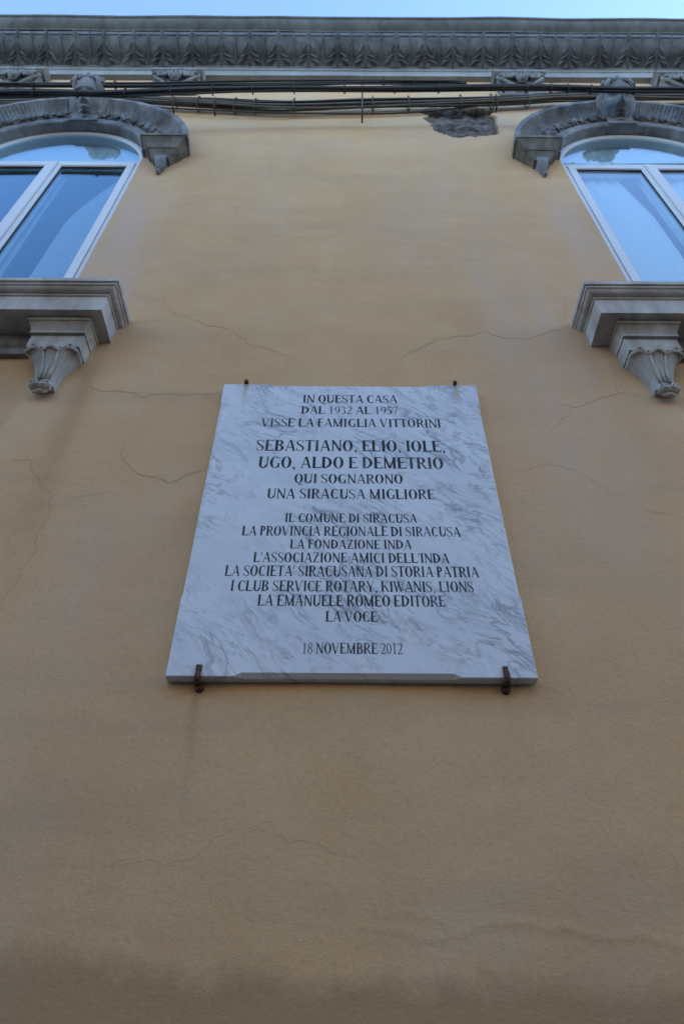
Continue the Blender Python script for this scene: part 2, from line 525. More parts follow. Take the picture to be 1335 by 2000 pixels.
# the rest of the shell: sides, back, roof (keeps the sun behind the house out)
bm = bmesh.new()
for xs in (-1, 1):
    box(bm, 7 * xs, 7.05 * xs, D + .001, D + 9, 0, EYE + 6.2)
box(bm, -7, 7, D + 9, D + 9.1, 0, EYE + 6.2)
build('side_wall', bm, M['opposite'], house)
bm = bmesh.new(); box(bm, -7.2, 7.2, D + .02, D + 9.2, EYE + 6.2, EYE + 6.3)
build('roof', bm, M['roof'], house)

# ---- cracks in the plaster
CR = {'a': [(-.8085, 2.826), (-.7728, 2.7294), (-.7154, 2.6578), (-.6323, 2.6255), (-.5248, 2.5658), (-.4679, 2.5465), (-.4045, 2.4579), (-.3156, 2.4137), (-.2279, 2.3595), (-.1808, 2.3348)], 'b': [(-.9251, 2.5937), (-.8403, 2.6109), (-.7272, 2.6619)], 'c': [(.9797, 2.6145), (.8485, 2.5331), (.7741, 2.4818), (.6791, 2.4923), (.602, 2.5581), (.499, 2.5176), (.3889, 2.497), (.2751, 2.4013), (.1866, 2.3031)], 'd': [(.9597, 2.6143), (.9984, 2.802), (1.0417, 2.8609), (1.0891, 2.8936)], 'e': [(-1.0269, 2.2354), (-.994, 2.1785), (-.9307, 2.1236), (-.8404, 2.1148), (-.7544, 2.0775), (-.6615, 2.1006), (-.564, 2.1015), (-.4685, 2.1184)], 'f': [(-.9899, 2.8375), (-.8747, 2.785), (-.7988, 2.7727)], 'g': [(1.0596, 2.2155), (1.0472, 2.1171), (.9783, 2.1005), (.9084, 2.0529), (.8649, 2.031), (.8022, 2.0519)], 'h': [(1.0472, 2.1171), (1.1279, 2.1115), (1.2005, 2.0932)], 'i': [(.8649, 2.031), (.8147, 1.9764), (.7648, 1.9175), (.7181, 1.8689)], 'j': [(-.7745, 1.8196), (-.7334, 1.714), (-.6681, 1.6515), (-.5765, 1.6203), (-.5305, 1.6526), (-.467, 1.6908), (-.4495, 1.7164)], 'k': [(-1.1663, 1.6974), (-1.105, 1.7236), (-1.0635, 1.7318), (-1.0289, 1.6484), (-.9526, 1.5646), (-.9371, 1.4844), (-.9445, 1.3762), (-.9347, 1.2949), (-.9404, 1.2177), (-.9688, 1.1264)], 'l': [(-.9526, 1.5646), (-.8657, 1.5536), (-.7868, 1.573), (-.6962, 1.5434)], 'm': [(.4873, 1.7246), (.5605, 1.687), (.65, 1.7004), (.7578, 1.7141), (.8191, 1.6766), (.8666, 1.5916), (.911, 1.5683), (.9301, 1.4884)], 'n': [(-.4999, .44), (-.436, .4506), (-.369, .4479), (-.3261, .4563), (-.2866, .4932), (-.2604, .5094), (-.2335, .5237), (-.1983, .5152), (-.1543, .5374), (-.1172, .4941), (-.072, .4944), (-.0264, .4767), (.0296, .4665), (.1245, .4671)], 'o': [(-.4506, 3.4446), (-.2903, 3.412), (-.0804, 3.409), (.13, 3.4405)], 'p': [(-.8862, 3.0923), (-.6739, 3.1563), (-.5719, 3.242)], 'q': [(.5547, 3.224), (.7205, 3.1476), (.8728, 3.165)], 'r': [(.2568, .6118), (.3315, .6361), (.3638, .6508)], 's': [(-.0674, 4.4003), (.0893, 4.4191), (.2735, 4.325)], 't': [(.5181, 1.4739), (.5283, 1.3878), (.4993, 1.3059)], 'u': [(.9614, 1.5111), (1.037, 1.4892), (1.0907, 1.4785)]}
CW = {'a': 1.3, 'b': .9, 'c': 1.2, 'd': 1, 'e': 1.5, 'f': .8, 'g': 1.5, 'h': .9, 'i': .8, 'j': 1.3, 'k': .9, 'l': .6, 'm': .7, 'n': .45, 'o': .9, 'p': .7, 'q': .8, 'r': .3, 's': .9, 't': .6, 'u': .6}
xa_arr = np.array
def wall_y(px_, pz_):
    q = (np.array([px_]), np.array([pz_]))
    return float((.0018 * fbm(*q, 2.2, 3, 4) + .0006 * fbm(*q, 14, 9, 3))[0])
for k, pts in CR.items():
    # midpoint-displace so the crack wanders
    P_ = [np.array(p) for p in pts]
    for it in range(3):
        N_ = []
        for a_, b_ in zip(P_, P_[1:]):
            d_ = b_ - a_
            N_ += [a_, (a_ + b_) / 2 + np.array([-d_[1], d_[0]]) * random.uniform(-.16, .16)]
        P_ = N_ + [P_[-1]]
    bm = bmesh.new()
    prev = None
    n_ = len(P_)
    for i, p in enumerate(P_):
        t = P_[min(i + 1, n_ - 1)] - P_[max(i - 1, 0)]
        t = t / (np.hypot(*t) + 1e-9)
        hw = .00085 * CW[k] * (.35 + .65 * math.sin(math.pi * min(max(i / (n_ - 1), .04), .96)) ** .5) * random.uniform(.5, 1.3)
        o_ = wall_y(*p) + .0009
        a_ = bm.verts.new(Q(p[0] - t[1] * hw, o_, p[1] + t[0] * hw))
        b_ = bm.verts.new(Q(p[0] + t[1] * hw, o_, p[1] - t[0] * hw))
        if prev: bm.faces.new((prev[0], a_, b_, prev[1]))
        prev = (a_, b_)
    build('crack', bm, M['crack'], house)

# ------------------------------------------------------------------ cornice
def profile_x(bm, prof, x0, x1, close=True, n=1):
    """prof = list of (p, z) in units, swept straight along x"""
    rows = []
    for i in range(n + 1):
        x = x0 + (x1 - x0) * i / n
        rows.append([bm.verts.new(U(x, p, z)) for p, z in prof])
    for a_, b_ in zip(rows, rows[1:]):
        for k in range(len(prof) - 1):
            bm.faces.new((a_[k], a_[k + 1], b_[k + 1], b_[k]))
    if close:
        bm.faces.new(rows[0]); bm.faces.new(rows[-1][::-1])

def arc(p0, z0, p1, z1, bulge, n=6):
    out = []
    for i in range(n + 1):
        t = i / n
        s_ = math.sin(math.pi * t) * bulge
        dx, dz = p1 - p0, z1 - z0
        L = math.hypot(dx, dz)
        out.append((p0 + dx * t + dz / L * s_, z0 + dz * t - dx / L * s_))
    return out
XE = 4.4
cor = empty('cornice', (0, 0, 0)); cor.parent = house; cor.location = (0, -D, 0)
def child(parent, name):
    o = empty(name)
    o.parent = parent
    p = Vector((0, 0, 0)); q = parent
    while q: p += q.location; q = q.parent
    o.location = -p
    return o
bpy.data.objects.remove(cor)
# cornice is one mesh part; its leaves are sub-parts
def wobble(bm, amp, seed):
    for v in bm.verts:
        q = (np.array([v.co.x]), np.array([v.co.z * 3 + v.co.y * 5]))
        v.co.z += float(fbm(*q, 1.2, seed, 3)[0]) * amp
        v.co.y += float(fbm(*q, 1.7, seed + 9, 3)[0]) * amp * .6
bm = bmesh.new()
prof = [(-.02, 3.792), (.024, 3.795), (.024, 3.862), (.030, 3.866)] + arc(.030, 3.868, .040, 3.880, -.003, 4)
profile_x(bm, prof + [(.040, 3.884), (-.02, 3.884)], -XE, XE, n=60)
wobble(bm, .004, 200)
fascia = build('cornice_fascia', bm, M['fascia'], house)
bm = bmesh.new()
cyma = arc(.034, 3.884, .085, 3.925, -.006, 6) + arc(.085, 3.925, .140, 3.99, .009, 6)[1:]
profile_x(bm, [(-.02, 3.884)] + cyma + [(.146, 3.992), (.146, 4.040), (-.02, 4.044)], -XE, XE, n=60)
wobble(bm, .003, 210)
cym = build('cornice', bm, M['cornice'], house)
bm = bmesh.new()
profile_x(bm, [(-.02, 4.045), (.15, 4.045), (.152, 4.056)] + arc(.152, 4.056, .185, 4.12, .008, 5) + [(.192, 4.125), (.192, 4.15), (-.02, 4.165)], -XE, XE, n=80)
wobble(bm, .007, 220)
build('cornice_crown', bm, M['crown'], house)

def cyma_at(s):
    """point and outward normal on the leaf-covered moulding, s 0 bottom .. 1 top"""
    k = s * (len(cyma) - 1)
    i = min(int(k), len(cyma) - 2)
    f = k - i
    a_, b_ = cyma[i], cyma[i + 1]
    p, z = a_[0] + (b_[0] - a_[0]) * f, a_[1] + (b_[1] - a_[1]) * f
    tx, tz = b_[0] - a_[0], b_[1] - a_[1]
    L = math.hypot(tx, tz)
    return p, z, tz / L, -tx / L     # p, z, normal (out, z)

def leaf_pt(x, s, h):
    p, z, nx, nz = cyma_at(min(max(s, 0), 1))
    q = U(x, p + nx * h, z + nz * h)
    return (q[0], q[1] - D, q[2] - EYE)
PERIOD = .142
def cornice_leaf(seed):
    r = random.Random(seed)
    bm = bmesh.new()
    rows = []
    ns, nx = 12, 12
    for j in range(ns + 1):
        s = j / ns
        wd = PERIOD * .47 * (.80 + .14 * math.sin(s * math.pi)) * (1 - .75 * max(0, s - .7) / .3) * (1 + .05 * math.sin(s * 15 + r.random()))
        row = []
        for i in range(nx + 1):
            u = i / nx * 2 - 1
            h = .003 + .007 * (1 - abs(u)) + .0035 * math.cos(u * 15) * (1 - s * .3) + .016 * max(0, (s - .85) / .15) ** 1.6 * (1 - .5 * abs(u)) - .005 * abs(u) ** 3
            row.append(bm.verts.new(leaf_pt(u * wd, s * .99, h)))
        rows.append(row)
    for a_, b_ in zip(rows, rows[1:]):
        for i in range(nx): bm.faces.new((a_[i], a_[i + 1], b_[i + 1], b_[i]))
    # curled side lobes, largest at the foot
    for sgn in (-1, 1):
        for s0, x0, L, k in ((.02, .10, .30, 1.0), (.20, .07, .27, .9), (.42, .05, .20, .6)):
            k *= r.uniform(.8, 1.15)
            pts = [leaf_pt(sgn * PERIOD * (x0 + L * a_), s0 + ds * r.uniform(.85, 1.15), .008 + dh) for a_, ds, dh in ((0, .30, .0), (.35, .24, .005), (.7, .14, .009), (1.0, .02, .004))]
            tube(bm, pts, [.003 * k, .009 * k, .012 * k, .005 * k], 6)
    tube(bm, [leaf_pt(0, s, .010) for s in (.02, .3, .6, .85)] + [leaf_pt(0, .98, .026)], [.006, .005, .005, .005, .011], 6)
    return bm
def cornice_dart():
    bm = bmesh.new()
    tube(bm, [leaf_pt(0, s, .006) for s in (.04, .3, .6, .9)] + [leaf_pt(0, 1, .016)], [.003, .004, .005, .006, .010], 5)
    return bm
def mesh_of(bm, name, mat, smooth=True):
    bmesh.ops.recalc_face_normals(bm, faces=bm.faces)
    me = bpy.data.meshes.new(name); bm.to_mesh(me); bm.free()
    for x in (mat if isinstance(mat, (list, tuple)) else [mat]): me.materials.append(x)
    if smooth: me.polygons.foreach_set('use_smooth', [True] * len(me.polygons))
    return me
def place(me, name, parent, loc, rot=None, scale=None):
    """a sub-part sharing mesh data; loc in world metres, ancestors are only translated"""
    o = bpy.data.objects.new(name, me)
    COL.objects.link(o)
    o.parent = parent
    p = Vector((0, 0, 0)); q = parent
    while q: p += q.location; q = q.parent
    o.location = Vector(loc) - p
    if rot: o.rotation_euler = rot
    if scale: o.scale = scale
    return o
leafs = [mesh_of(cornice_leaf(k), 'acanthus_leaf', M['cornice']) for k in range(9)]
dart = mesh_of(cornice_dart(), 'dart', M['cornice'])
xk = -2.45
while xk < 2.45:
    x = xk * D
    place(random.choice(leafs), 'acanthus_leaf', cym, (x + random.uniform(-.006, .006), D, EYE), None, (random.uniform(.9, 1.06), 1, 1))
    place(dart, 'dart', cym, (x + PERIOD * .5 * D, D, EYE))
    xk += PERIOD

# ---- carved brackets hanging under the cornice
def scroll(bm, c, r0, turns, th, sgn=1, axis='x', n=22):
    pts = []
    for i in range(n):
        t = i / (n - 1)
        a_ = t * turns * 6.283
        r = r0 * (1 - .8 * t)
        pts.append((c[0] + sgn * r * math.cos(a_), c[1], c[2] + r * math.sin(a_)))
    tube(bm, pts, [th * (1 - .4 * i / n) for i in range(n)], 6)
def bracket(cx):
    bm = bmesh.new()
    hw = .118
    profile_x(bm, [(-.01, 3.708), (.052, 3.712), (.066, 3.722), (.066, 3.745), (.058, 3.758), (.060, 3.772), (-.01, 3.79)], cx - hw, cx + hw)
    for v in bm.verts: v.co.x += (v.co.x - cx * D) * (.05 if v.co.y < D - .09 else 0)
    profile_x(bm, [(-.01, 3.56), (.012, 3.565), (.03, 3.62), (.045, 3.68), (.05, 3.709), (-.01, 3.712)], cx - hw * .9, cx + hw * .9)
    root = build('cornice_bracket', bm, M['arch'], house)
    bm = bmesh.new()
    for sg in (-1, 1):
        c_ = U(cx + sg * .066, .05, 3.672)
        scroll(bm, (c_[0], c_[1] - .012, c_[2]), .052, 1.7, .014, sg)
        c2 = U(cx + sg * .028, .05, 3.69)
        blob(bm, (c2[0], c2[1], c2[2]), (.022, .03, .04))
        tube(bm, [U(cx + sg * .105, .045, 3.70), U(cx + sg * .09, .05, 3.65), U(cx + sg * .05, .04, 3.61), U(cx + sg * .015, .028, 3.585)], [.016, .014, .013, .01])
    for k in range(-2, 3):
        tube(bm, [U(cx + k * .006, .045, 3.62), U(cx + k * .014, .06, 3.67), U(cx + k * .02, .066, 3.702)], [.006, .010, .006])
    blob(bm, U(cx, .052, 3.655), (.03, .03, .035))
    build('carved_scroll', bm, M['arch'], root, True)
for cx in (-1.54, -.79, .826, 1.60):
    bracket(cx)

# ------------------------------------------------------------------ arches, imposts, keystone heads
def revolve(bm, cx, prof, a0, a1, n, disp=None):
    rows = []
    for i in range(n + 1):
        a_ = a0 + (a1 - a0) * i / n
        row = []
        for k, (r, p) in enumerate(prof):
            if disp:
                dr_, dp_ = disp(a_, k)
            else: dr_ = dp_ = 0
            row.append(bm.verts.new(U(cx + (r + dr_) * math.cos(a_), p + dp_, ZS + (r + dr_) * math.sin(a_))))
        rows.append(row)
    for a_, b_ in zip(rows, rows[1:]):
        for k in range(len(prof) - 1): bm.faces.new((a_[k], a_[k + 1], b_[k + 1], b_[k]))
    bm.faces.new(rows[0]); bm.faces.new(rows[-1][::-1])

def leaflet():
    """small lobed leaf, local: grows along +z, faces -y, ~6 cm long"""
    bm = bmesh.new()
    for sg in (-1, 1):
        for z0, L in ((.004, .020), (.02, .022), (.036, .016)):
            tube(bm, [(0, -.004, z0), (sg * L * .5, -.013, z0 + .008), (sg * L, -.012, z0 + .010), (sg * L * 1.15, -.002, z0 + .004)], [.004, .006, .005, .002], 5)
    tube(bm, [(0, -.002, -.004), (0, -.014, .02), (0, -.018, .045), (0, -.006, .062)], [.006, .007, .006, .002], 5)
    return bm
leaflet_me = mesh_of(leaflet(), 'carved_leaf', M['arch'])

def arch(cx, seed):
    r = random.Random(seed)
    prof = [(HW - .0, -.012), (HW, .026), (HW + .004, .030), (HW + .040, .030), (HW + .044, .024), (HW + .048, .022)]
    prof += [(HW + .054, .030), (HW + .066, .036), (HW + .080, .036), (HW + .090, .030), (HW + .095, .026)]
    b0 = len(prof)
    prof += [(HW + .100, .027), (HW + .112, .030), (HW + .126, .036), (HW + .140, .045), (HW + .152, .057), (HW + .160, .066)]
    b1 = len(prof)
    prof += [(HW + .163, .068), (HW + .182, .068), (HW + .184, .064), (HW + .182, .03), (HW + .180, -.01)]
    ph = r.random() * 6
    def disp(a_, k):
        if b0 <= k < b1:
            t = (k - b0) / (b1 - b0)
            q = (a_ * 29 + ph) % 1
            ridge = abs(q * 2 - 1) ** 1.5
            return 0, .0055 * math.sin(math.pi * (t * .8 + .1)) * (ridge - .4)
        if 6 <= k <= 9: return 0, .004 * math.sin(a_ * 61) * math.cos(a_ * 23 + k)
        return 0, .0006 * math.sin(a_ * 37 + k)
    bm = bmesh.new()
    revolve(bm, cx, prof, R(3.6), R(176.4), 414, disp)
    root = build('window_arch', bm, M['arch'], house)
    n = 46
    for i in range(n):
        a_ = R(6) + (R(168)) * i / (n - 1)
        if abs(a_ - math.pi / 2) < .16: continue
        sgn = 1 if a_ < math.pi / 2 else -1
        rr = HW + .050 + .012 * (i % 2)
        lean = sgn * r.uniform(.35, .8)
        o = place(leaflet_me, 'carved_leaf', root, U(cx + rr * math.cos(a_), .030, ZS + rr * math.sin(a_)), (0, math.pi / 2 - a_ - lean, 0), (r.uniform(.9, 1.3), r.uniform(.8, 1.3), r.uniform(.95, 1.2)))
    return root

def frustum(bm, cx, h0, p0, z0, h1, p1, z1, steps=1, curve=0):
    """four-sided taper from (half width, out, z) to the next, open to the wall"""
    rings = []
    for i in range(steps + 1):
        t = i / steps
        k = t + curve * math.sin(math.pi * t)
        h_, p_ = h0 + (h1 - h0) * k, p0 + (p1 - p0) * k
        z_ = z0 + (z1 - z0) * t
        rings.append([bm.verts.new(U(cx - h_, -.005, z_)), bm.verts.new(U(cx - h_, p_, z_)), bm.verts.new(U(cx + h_, p_, z_)), bm.verts.new(U(cx + h_, -.005, z_))])
    for a_, b_ in zip(rings, rings[1:]):
        for k in range(3): bm.faces.new((a_[k], a_[k + 1], b_[k + 1], b_[k]))
    bm.faces.new(rings[0]); bm.faces.new(rings[-1])

def impost(cx):
    bm = bmesh.new()
    frustum(bm, cx, .0885, .078, 2.832, .0885, .078, 2.812)
    frustum(bm, cx, .085, .075, 2.8118, .058, .054, 2.768, 4, .10)
    frustum(bm, cx, .0565, .053, 2.7678, .0565, .053, 2.757)
    frustum(bm, cx, .054, .050, 2.7568, .030, .030, 2.712, 4, .12)
    root = build('impost_block', bm, M['impost'], house)
    bm = bmesh.new()
    for k in range(-2, 3):
        tube(bm, [U(cx + k * .009, .036, 2.722), U(cx + k * .0075, .030, 2.695), U(cx + k * .005, .018, 2.668), U(cx + k * .002, .010, 2.645)], [.008, .009, .008, .005])
    blob(bm, U(cx, .010, 2.640), (.017, .016, .02))
    frustum(bm, cx, .02, .028, 2.712, .008, .006, 2.65)
    build('pendant_leaf', bm, M['arch'], root, True)

def keystone(cx, turn, seed):
    r = random.Random(seed)
    bm = bmesh.new()
    frustum(bm, cx, .060, .060, ZS + .560, .054, .034, ZS + HW + .012)
    frustum(bm, cx, .062, .04, ZS + HW + .0118, .060, .036, ZS + HW - .002)
    root = build('keystone', bm, M['arch'], house)
    org = Vector(U(cx, .058, 3.236))
    tilt = R(42)
    right = Vector((1, 0, 0))
    up = Vector((0, -math.sin(tilt), math.cos(tilt)))
    nrm = Vector((0, -math.cos(tilt), -math.sin(tilt)))
    rotm = Matrix.Rotation(R(turn), 3, up)
    right = rotm @ right; nrm = rotm @ nrm
    def F(a_, b_, c_): return org + right * a_ * 1.22 + up * b_ * 1.12 + nrm * c_ * 1.15
    bm = bmesh.new()
    nu, nv = 40, 40
    g = lambda a_, b_, x0, y0, sx, sy: math.exp(-((a_ - x0) / sx) ** 2 - ((b_ - y0) / sy) ** 2)
    rows = []
    for j in range(nv + 1):
        row = []
        v = -1 + 2 * j / nv
        for i in range(nu + 1):
            u = -1 + 2 * i / nu
            # squircle map of the face front
            a0, b0 = u * math.sqrt(1 - v * v / 2), v * math.sqrt(1 - u * u / 2)
            jaw = 1 - .36 * max(0, -b0) ** 1.5
            a1, b1 = a0 * .083 * jaw, b0 * .155
            c1 = .075 * math.sqrt(max(0, 1 - a0 * a0 * .96 - b0 * b0 * .9))
            c1 += .024 * g(a1, b1, 0, -.020, .014, .016) + .018 * g(a1, b1, 0, .018, .011, .035)
            c1 += .012 * (g(a1, b1, .018, -.024, .009, .010) + g(a1, b1, -.018, -.024, .009, .010))
            c1 -= .026 * (g(a1, b1, .036, .032, .020, .016) + g(a1, b1, -.036, .032, .020, .016))
            c1 += .014 * (g(a1, b1, .036, .032, .012, .008) + g(a1, b1, -.036, .032, .012, .008))
            c1 += .012 * g(a1, b1, 0, .060, .055, .012)
            c1 += .015 * g(a1, b1, 0, -.060, .024, .007) + .017 * g(a1, b1, 0, -.078, .020, .008)
            c1 -= .018 * g(a1, b1, 0, -.069, .028, .004) + .014 * g(a1, b1, 0, -.094, .024, .008)
            c1 -= .010 * (g(a1, b1, .05, -.065, .018, .03) + g(a1, b1, -.05, -.065, .018, .03))
            c1 += .026 * g(a1, b1, 0, -.120, .026, .020)
            row.append(bm.verts.new(F(a1, b1, c1)))
        rows.append(row)
    for a_, b_ in zip(rows, rows[1:]):
        for i in range(nu): bm.faces.new((a_[i], a_[i + 1], b_[i + 1], b_[i]))
    bmesh.ops.remove_doubles(bm, verts=bm.verts, dist=.0005)
    build('carved_face', bm, M['arch'], root, True)
    bm = bmesh.new()
    for sg in (-1, 1):
        for k in range(5):
            x0 = .050 + .009 * k
            pts = []
            for q in range(9):
                t = q / 8
                pts.append(F(sg * (x0 + .014 * math.sin(t * 3.0 + .4) + .006 * math.sin(t * 13 + k * 1.3)), .145 - .035 * k * .4 - t * (.29 - .01 * k), .040 - .014 * k + .010 * math.sin(t * 9 + k) - .02 * t))
            tube(bm, pts, [.010, .013, .013, .013, .012, .012, .011, .010, .006], 6)
    for k in range(-4, 5):
        blob(bm, F(k * .021, .150 - .0016 * k * k, .020 + .006 * (k % 2)), (.015, .017, .019), 8, 6)
        if k % 2 == 0: blob(bm, F(k * .019, .176 - .0018 * k * k, .0), (.018, .018, .021), 8, 6)
    build('carved_hair', bm, M['arch'], root, True)
    bm = bmesh.new()
    tube(bm, [F(0, -.10, .02), F(0, -.15, -.005), F(0, -.19, -.03)], [.045, .042, .05], 10)
    build('carved_neck', bm, M['arch'], root, True)

# ------------------------------------------------------------------ window sills and their corbels
def sill(cx, hw):
    """moulded sill: profile on front and returned on both ends"""
    prof = [(.0, 1.525), (.098, 1.525), (.098, 1.586), (.102, 1.588), (.102, 1.594)] + [(p, z) for p, z in arc(.103, 1.594, .118, 1.605, .003, 4)] + [(.122, 1.607), (.122, 1.613), (.127, 1.615), (.127, 1.629), (0, 1.632)]
    bm = bmesh.new()
    rows = []
    for p, z in prof:
        e = hw - .127 + p if p > 0 else None
        if p == 0: e = hw - .127 + (.098 if z < 1.6 else .127)
        rows.append([bm.verts.new(U(cx - e, -.02, z)), bm.verts.new(U(cx - e, p, z)), bm.verts.new(U(cx + e, p, z)), bm.verts.new(U(cx + e, -.02, z))])
    for a_, b_ in zip(rows, rows[1:]):
        for k in range(3):
            try: bm.faces.new((a_[k], a_[k + 1], b_[k + 1], b_[k]))
            except ValueError: pass
    bm.faces.new(rows[0]); bm.faces.new(rows[-1])
    bmesh.ops.subdivide_edges(bm, edges=[e for e in bm.edges if e.calc_length() > .6], cuts=14, use_grid_fill=True)
    for v in bm.verts:
        q = (np.array([v.co.x * 2]), np.array([v.co.z * 9]))
        d_ = float(fbm(*q, 3, 300, 3)[0]) * .0016
        if v.co.y < D - .02: v.co.y += d_; v.co.z += d_
    sl = build('window_sill', bm, M['sill'], house)
    bm = bmesh.new()
    for x0, x1 in ((cx - .4 + .0825, cx + .4 - .0825),):
        profile_x(bm, [(-.01, 1.456), (.014, 1.456), (.016, 1.462), (.016, 1.478), (.024, 1.486), (.026, 1.5235), (-.01, 1.5235)], x0, x1)
    build('apron_band', bm, M['arch'], house)
    return sl

def corbel(cx, root=None):
    bm = bmesh.new()
    frustum(bm, cx, .0785, .077, 1.5247, .0785, .077, 1.513)
    frustum(bm, cx, .076, .074, 1.5128, .0675, .060, 1.490, 5, .08)
    frustum(bm, cx, .069, .060, 1.4898, .069, .060, 1.482)
    frustum(bm, cx, .0655, .0515, 1.4818, .0655, .0515, 1.432)
    root = build('sill_corbel', bm, M['corbel'], house)
    # scalloped leaf
    bm = bmesh.new()
    nu, nt_ = 30, 22
    rows = []
    for j in range(nt_ + 1):
        t = j / nt_
        z = 1.431 - .116 * t
        hw = .0655 * (1 - t) ** 1.0 + .031 * t
        hw = .026 + .0395 * (1 - t) ** 2.2
        pd = .026 + .034 * (1 - t) ** 1.9
        lip = math.exp(-(t / .06) ** 2)
        row = []
        for i in range(nu + 1):
            u = -1 + 2 * i / nu
            lobe = abs(math.cos(u * math.pi * 1.5))                 # three lobes
            groove = -.006 * (1 - lobe) ** 1.5 * (1 - .3 * t) + .0014 * math.cos(u * 28) * math.sin(math.pi * min(1, t * 1.1))
            p = pd * (1 - .22 * u * u) + groove + lip * .006 * lobe
            zz = z - lip * .0 + (1 - lobe) * -.010 * math.exp(-(t / .12) ** 2)
            row.append(bm.verts.new(U(cx + u * hw * (1 + .04 * lip), p, zz)))
        rows.append([bm.verts.new(U(cx - hw * .93, -.004, z))] + row + [bm.verts.new(U(cx + hw * .93, -.004, z))])
    for a_, b_ in zip(rows, rows[1:]):
        for i in range(len(a_) - 1): bm.faces.new((a_[i], a_[i + 1], b_[i + 1], b_[i]))
    bm.faces.new(rows[0]); bm.faces.new(rows[-1])
    # lips curling outward on the three lobes
    for u0, wd in ((-.67, .021), (0, .016), (.67, .021)):
        pts, rr = [], []
        for q in range(9):
            s_ = -1 + q / 4
            pts.append(U(cx + u0 * .0655 + s_ * wd, .0575 - .010 * abs(u0) - .006 * s_ * s_, 1.426 - .010 * s_ * s_))
            rr.append(.0085 * (1 - .35 * s_ * s_))
        tube(bm, pts, rr, 8)
    for k in range(-1, 2):
        tube(bm, [U(cx + k * .018, .048, 1.415), U(cx + k * .014, .036, 1.39), U(cx + k * .011, .031, 1.36), U(cx + k * .009, .030, 1.33)], [.005, .007, .007, .006])
    build('corbel_leaf', bm, M['corbel'], root, True)
    bm = bmesh.new()
    tube(bm, [U(cx - .024, .022, 1.310), U(cx - .022, .024, 1.310), U(cx + .022, .024, 1.310), U(cx + .024, .022, 1.310)], [.010, .018, .018, .010], 12)
    for s_ in (-1, 1):
        c_ = U(cx + s_ * .011, .035, 1.310)
        scroll(bm, c_, .014, 1.4, .005, s_)
    tube(bm, [U(cx - .017, .018, 1.297), U(cx, .022, 1.295), U(cx + .017, .018, 1.297)], [.006, .010, .006], 8)
    build('corbel_scroll', bm, M['corbel'], root, True)

for (cx, s_), turn, hw in zip(WIN, (2, -2), (.538, .552)):
    arch(cx, int(cx * 100) + 500)
    impost(cx + .4235)
    impost(cx - .4235)
    keystone(cx + (.026 if s_ > 0 else -.012), turn, 5)
    sill(cx, hw)
    corbel(cx + s_ * .4)
    corbel(cx - s_ * .4)

# ------------------------------------------------------------------ windows
def frame_rect(bm, x0, x1, z0, z1, wd, y0, y1, chamf=.006):
    """mitred rectangular frame, section wd wide, from depth y0 (front) to y1"""
    def ring(ins, y_): return [bm.verts.new((x, y_, z)) for x, z in ((x0 + ins, z0 + ins), (x1 - ins, z0 + ins), (x1 - ins, z1 - ins), (x0 + ins, z1 - ins))]
    rs = [ring(0, y1), ring(0, y0 + chamf * .5), ring(chamf * .5, y0), ring(wd - chamf, y0), ring(wd, y0 + chamf), ring(wd, y1)]
    rs.append(rs[0])
    for a_, b_ in zip(rs, rs[1:]):
        for k in range(4): bm.faces.new((a_[k], a_[(k + 1) % 4], b_[(k + 1) % 4], b_[k]))

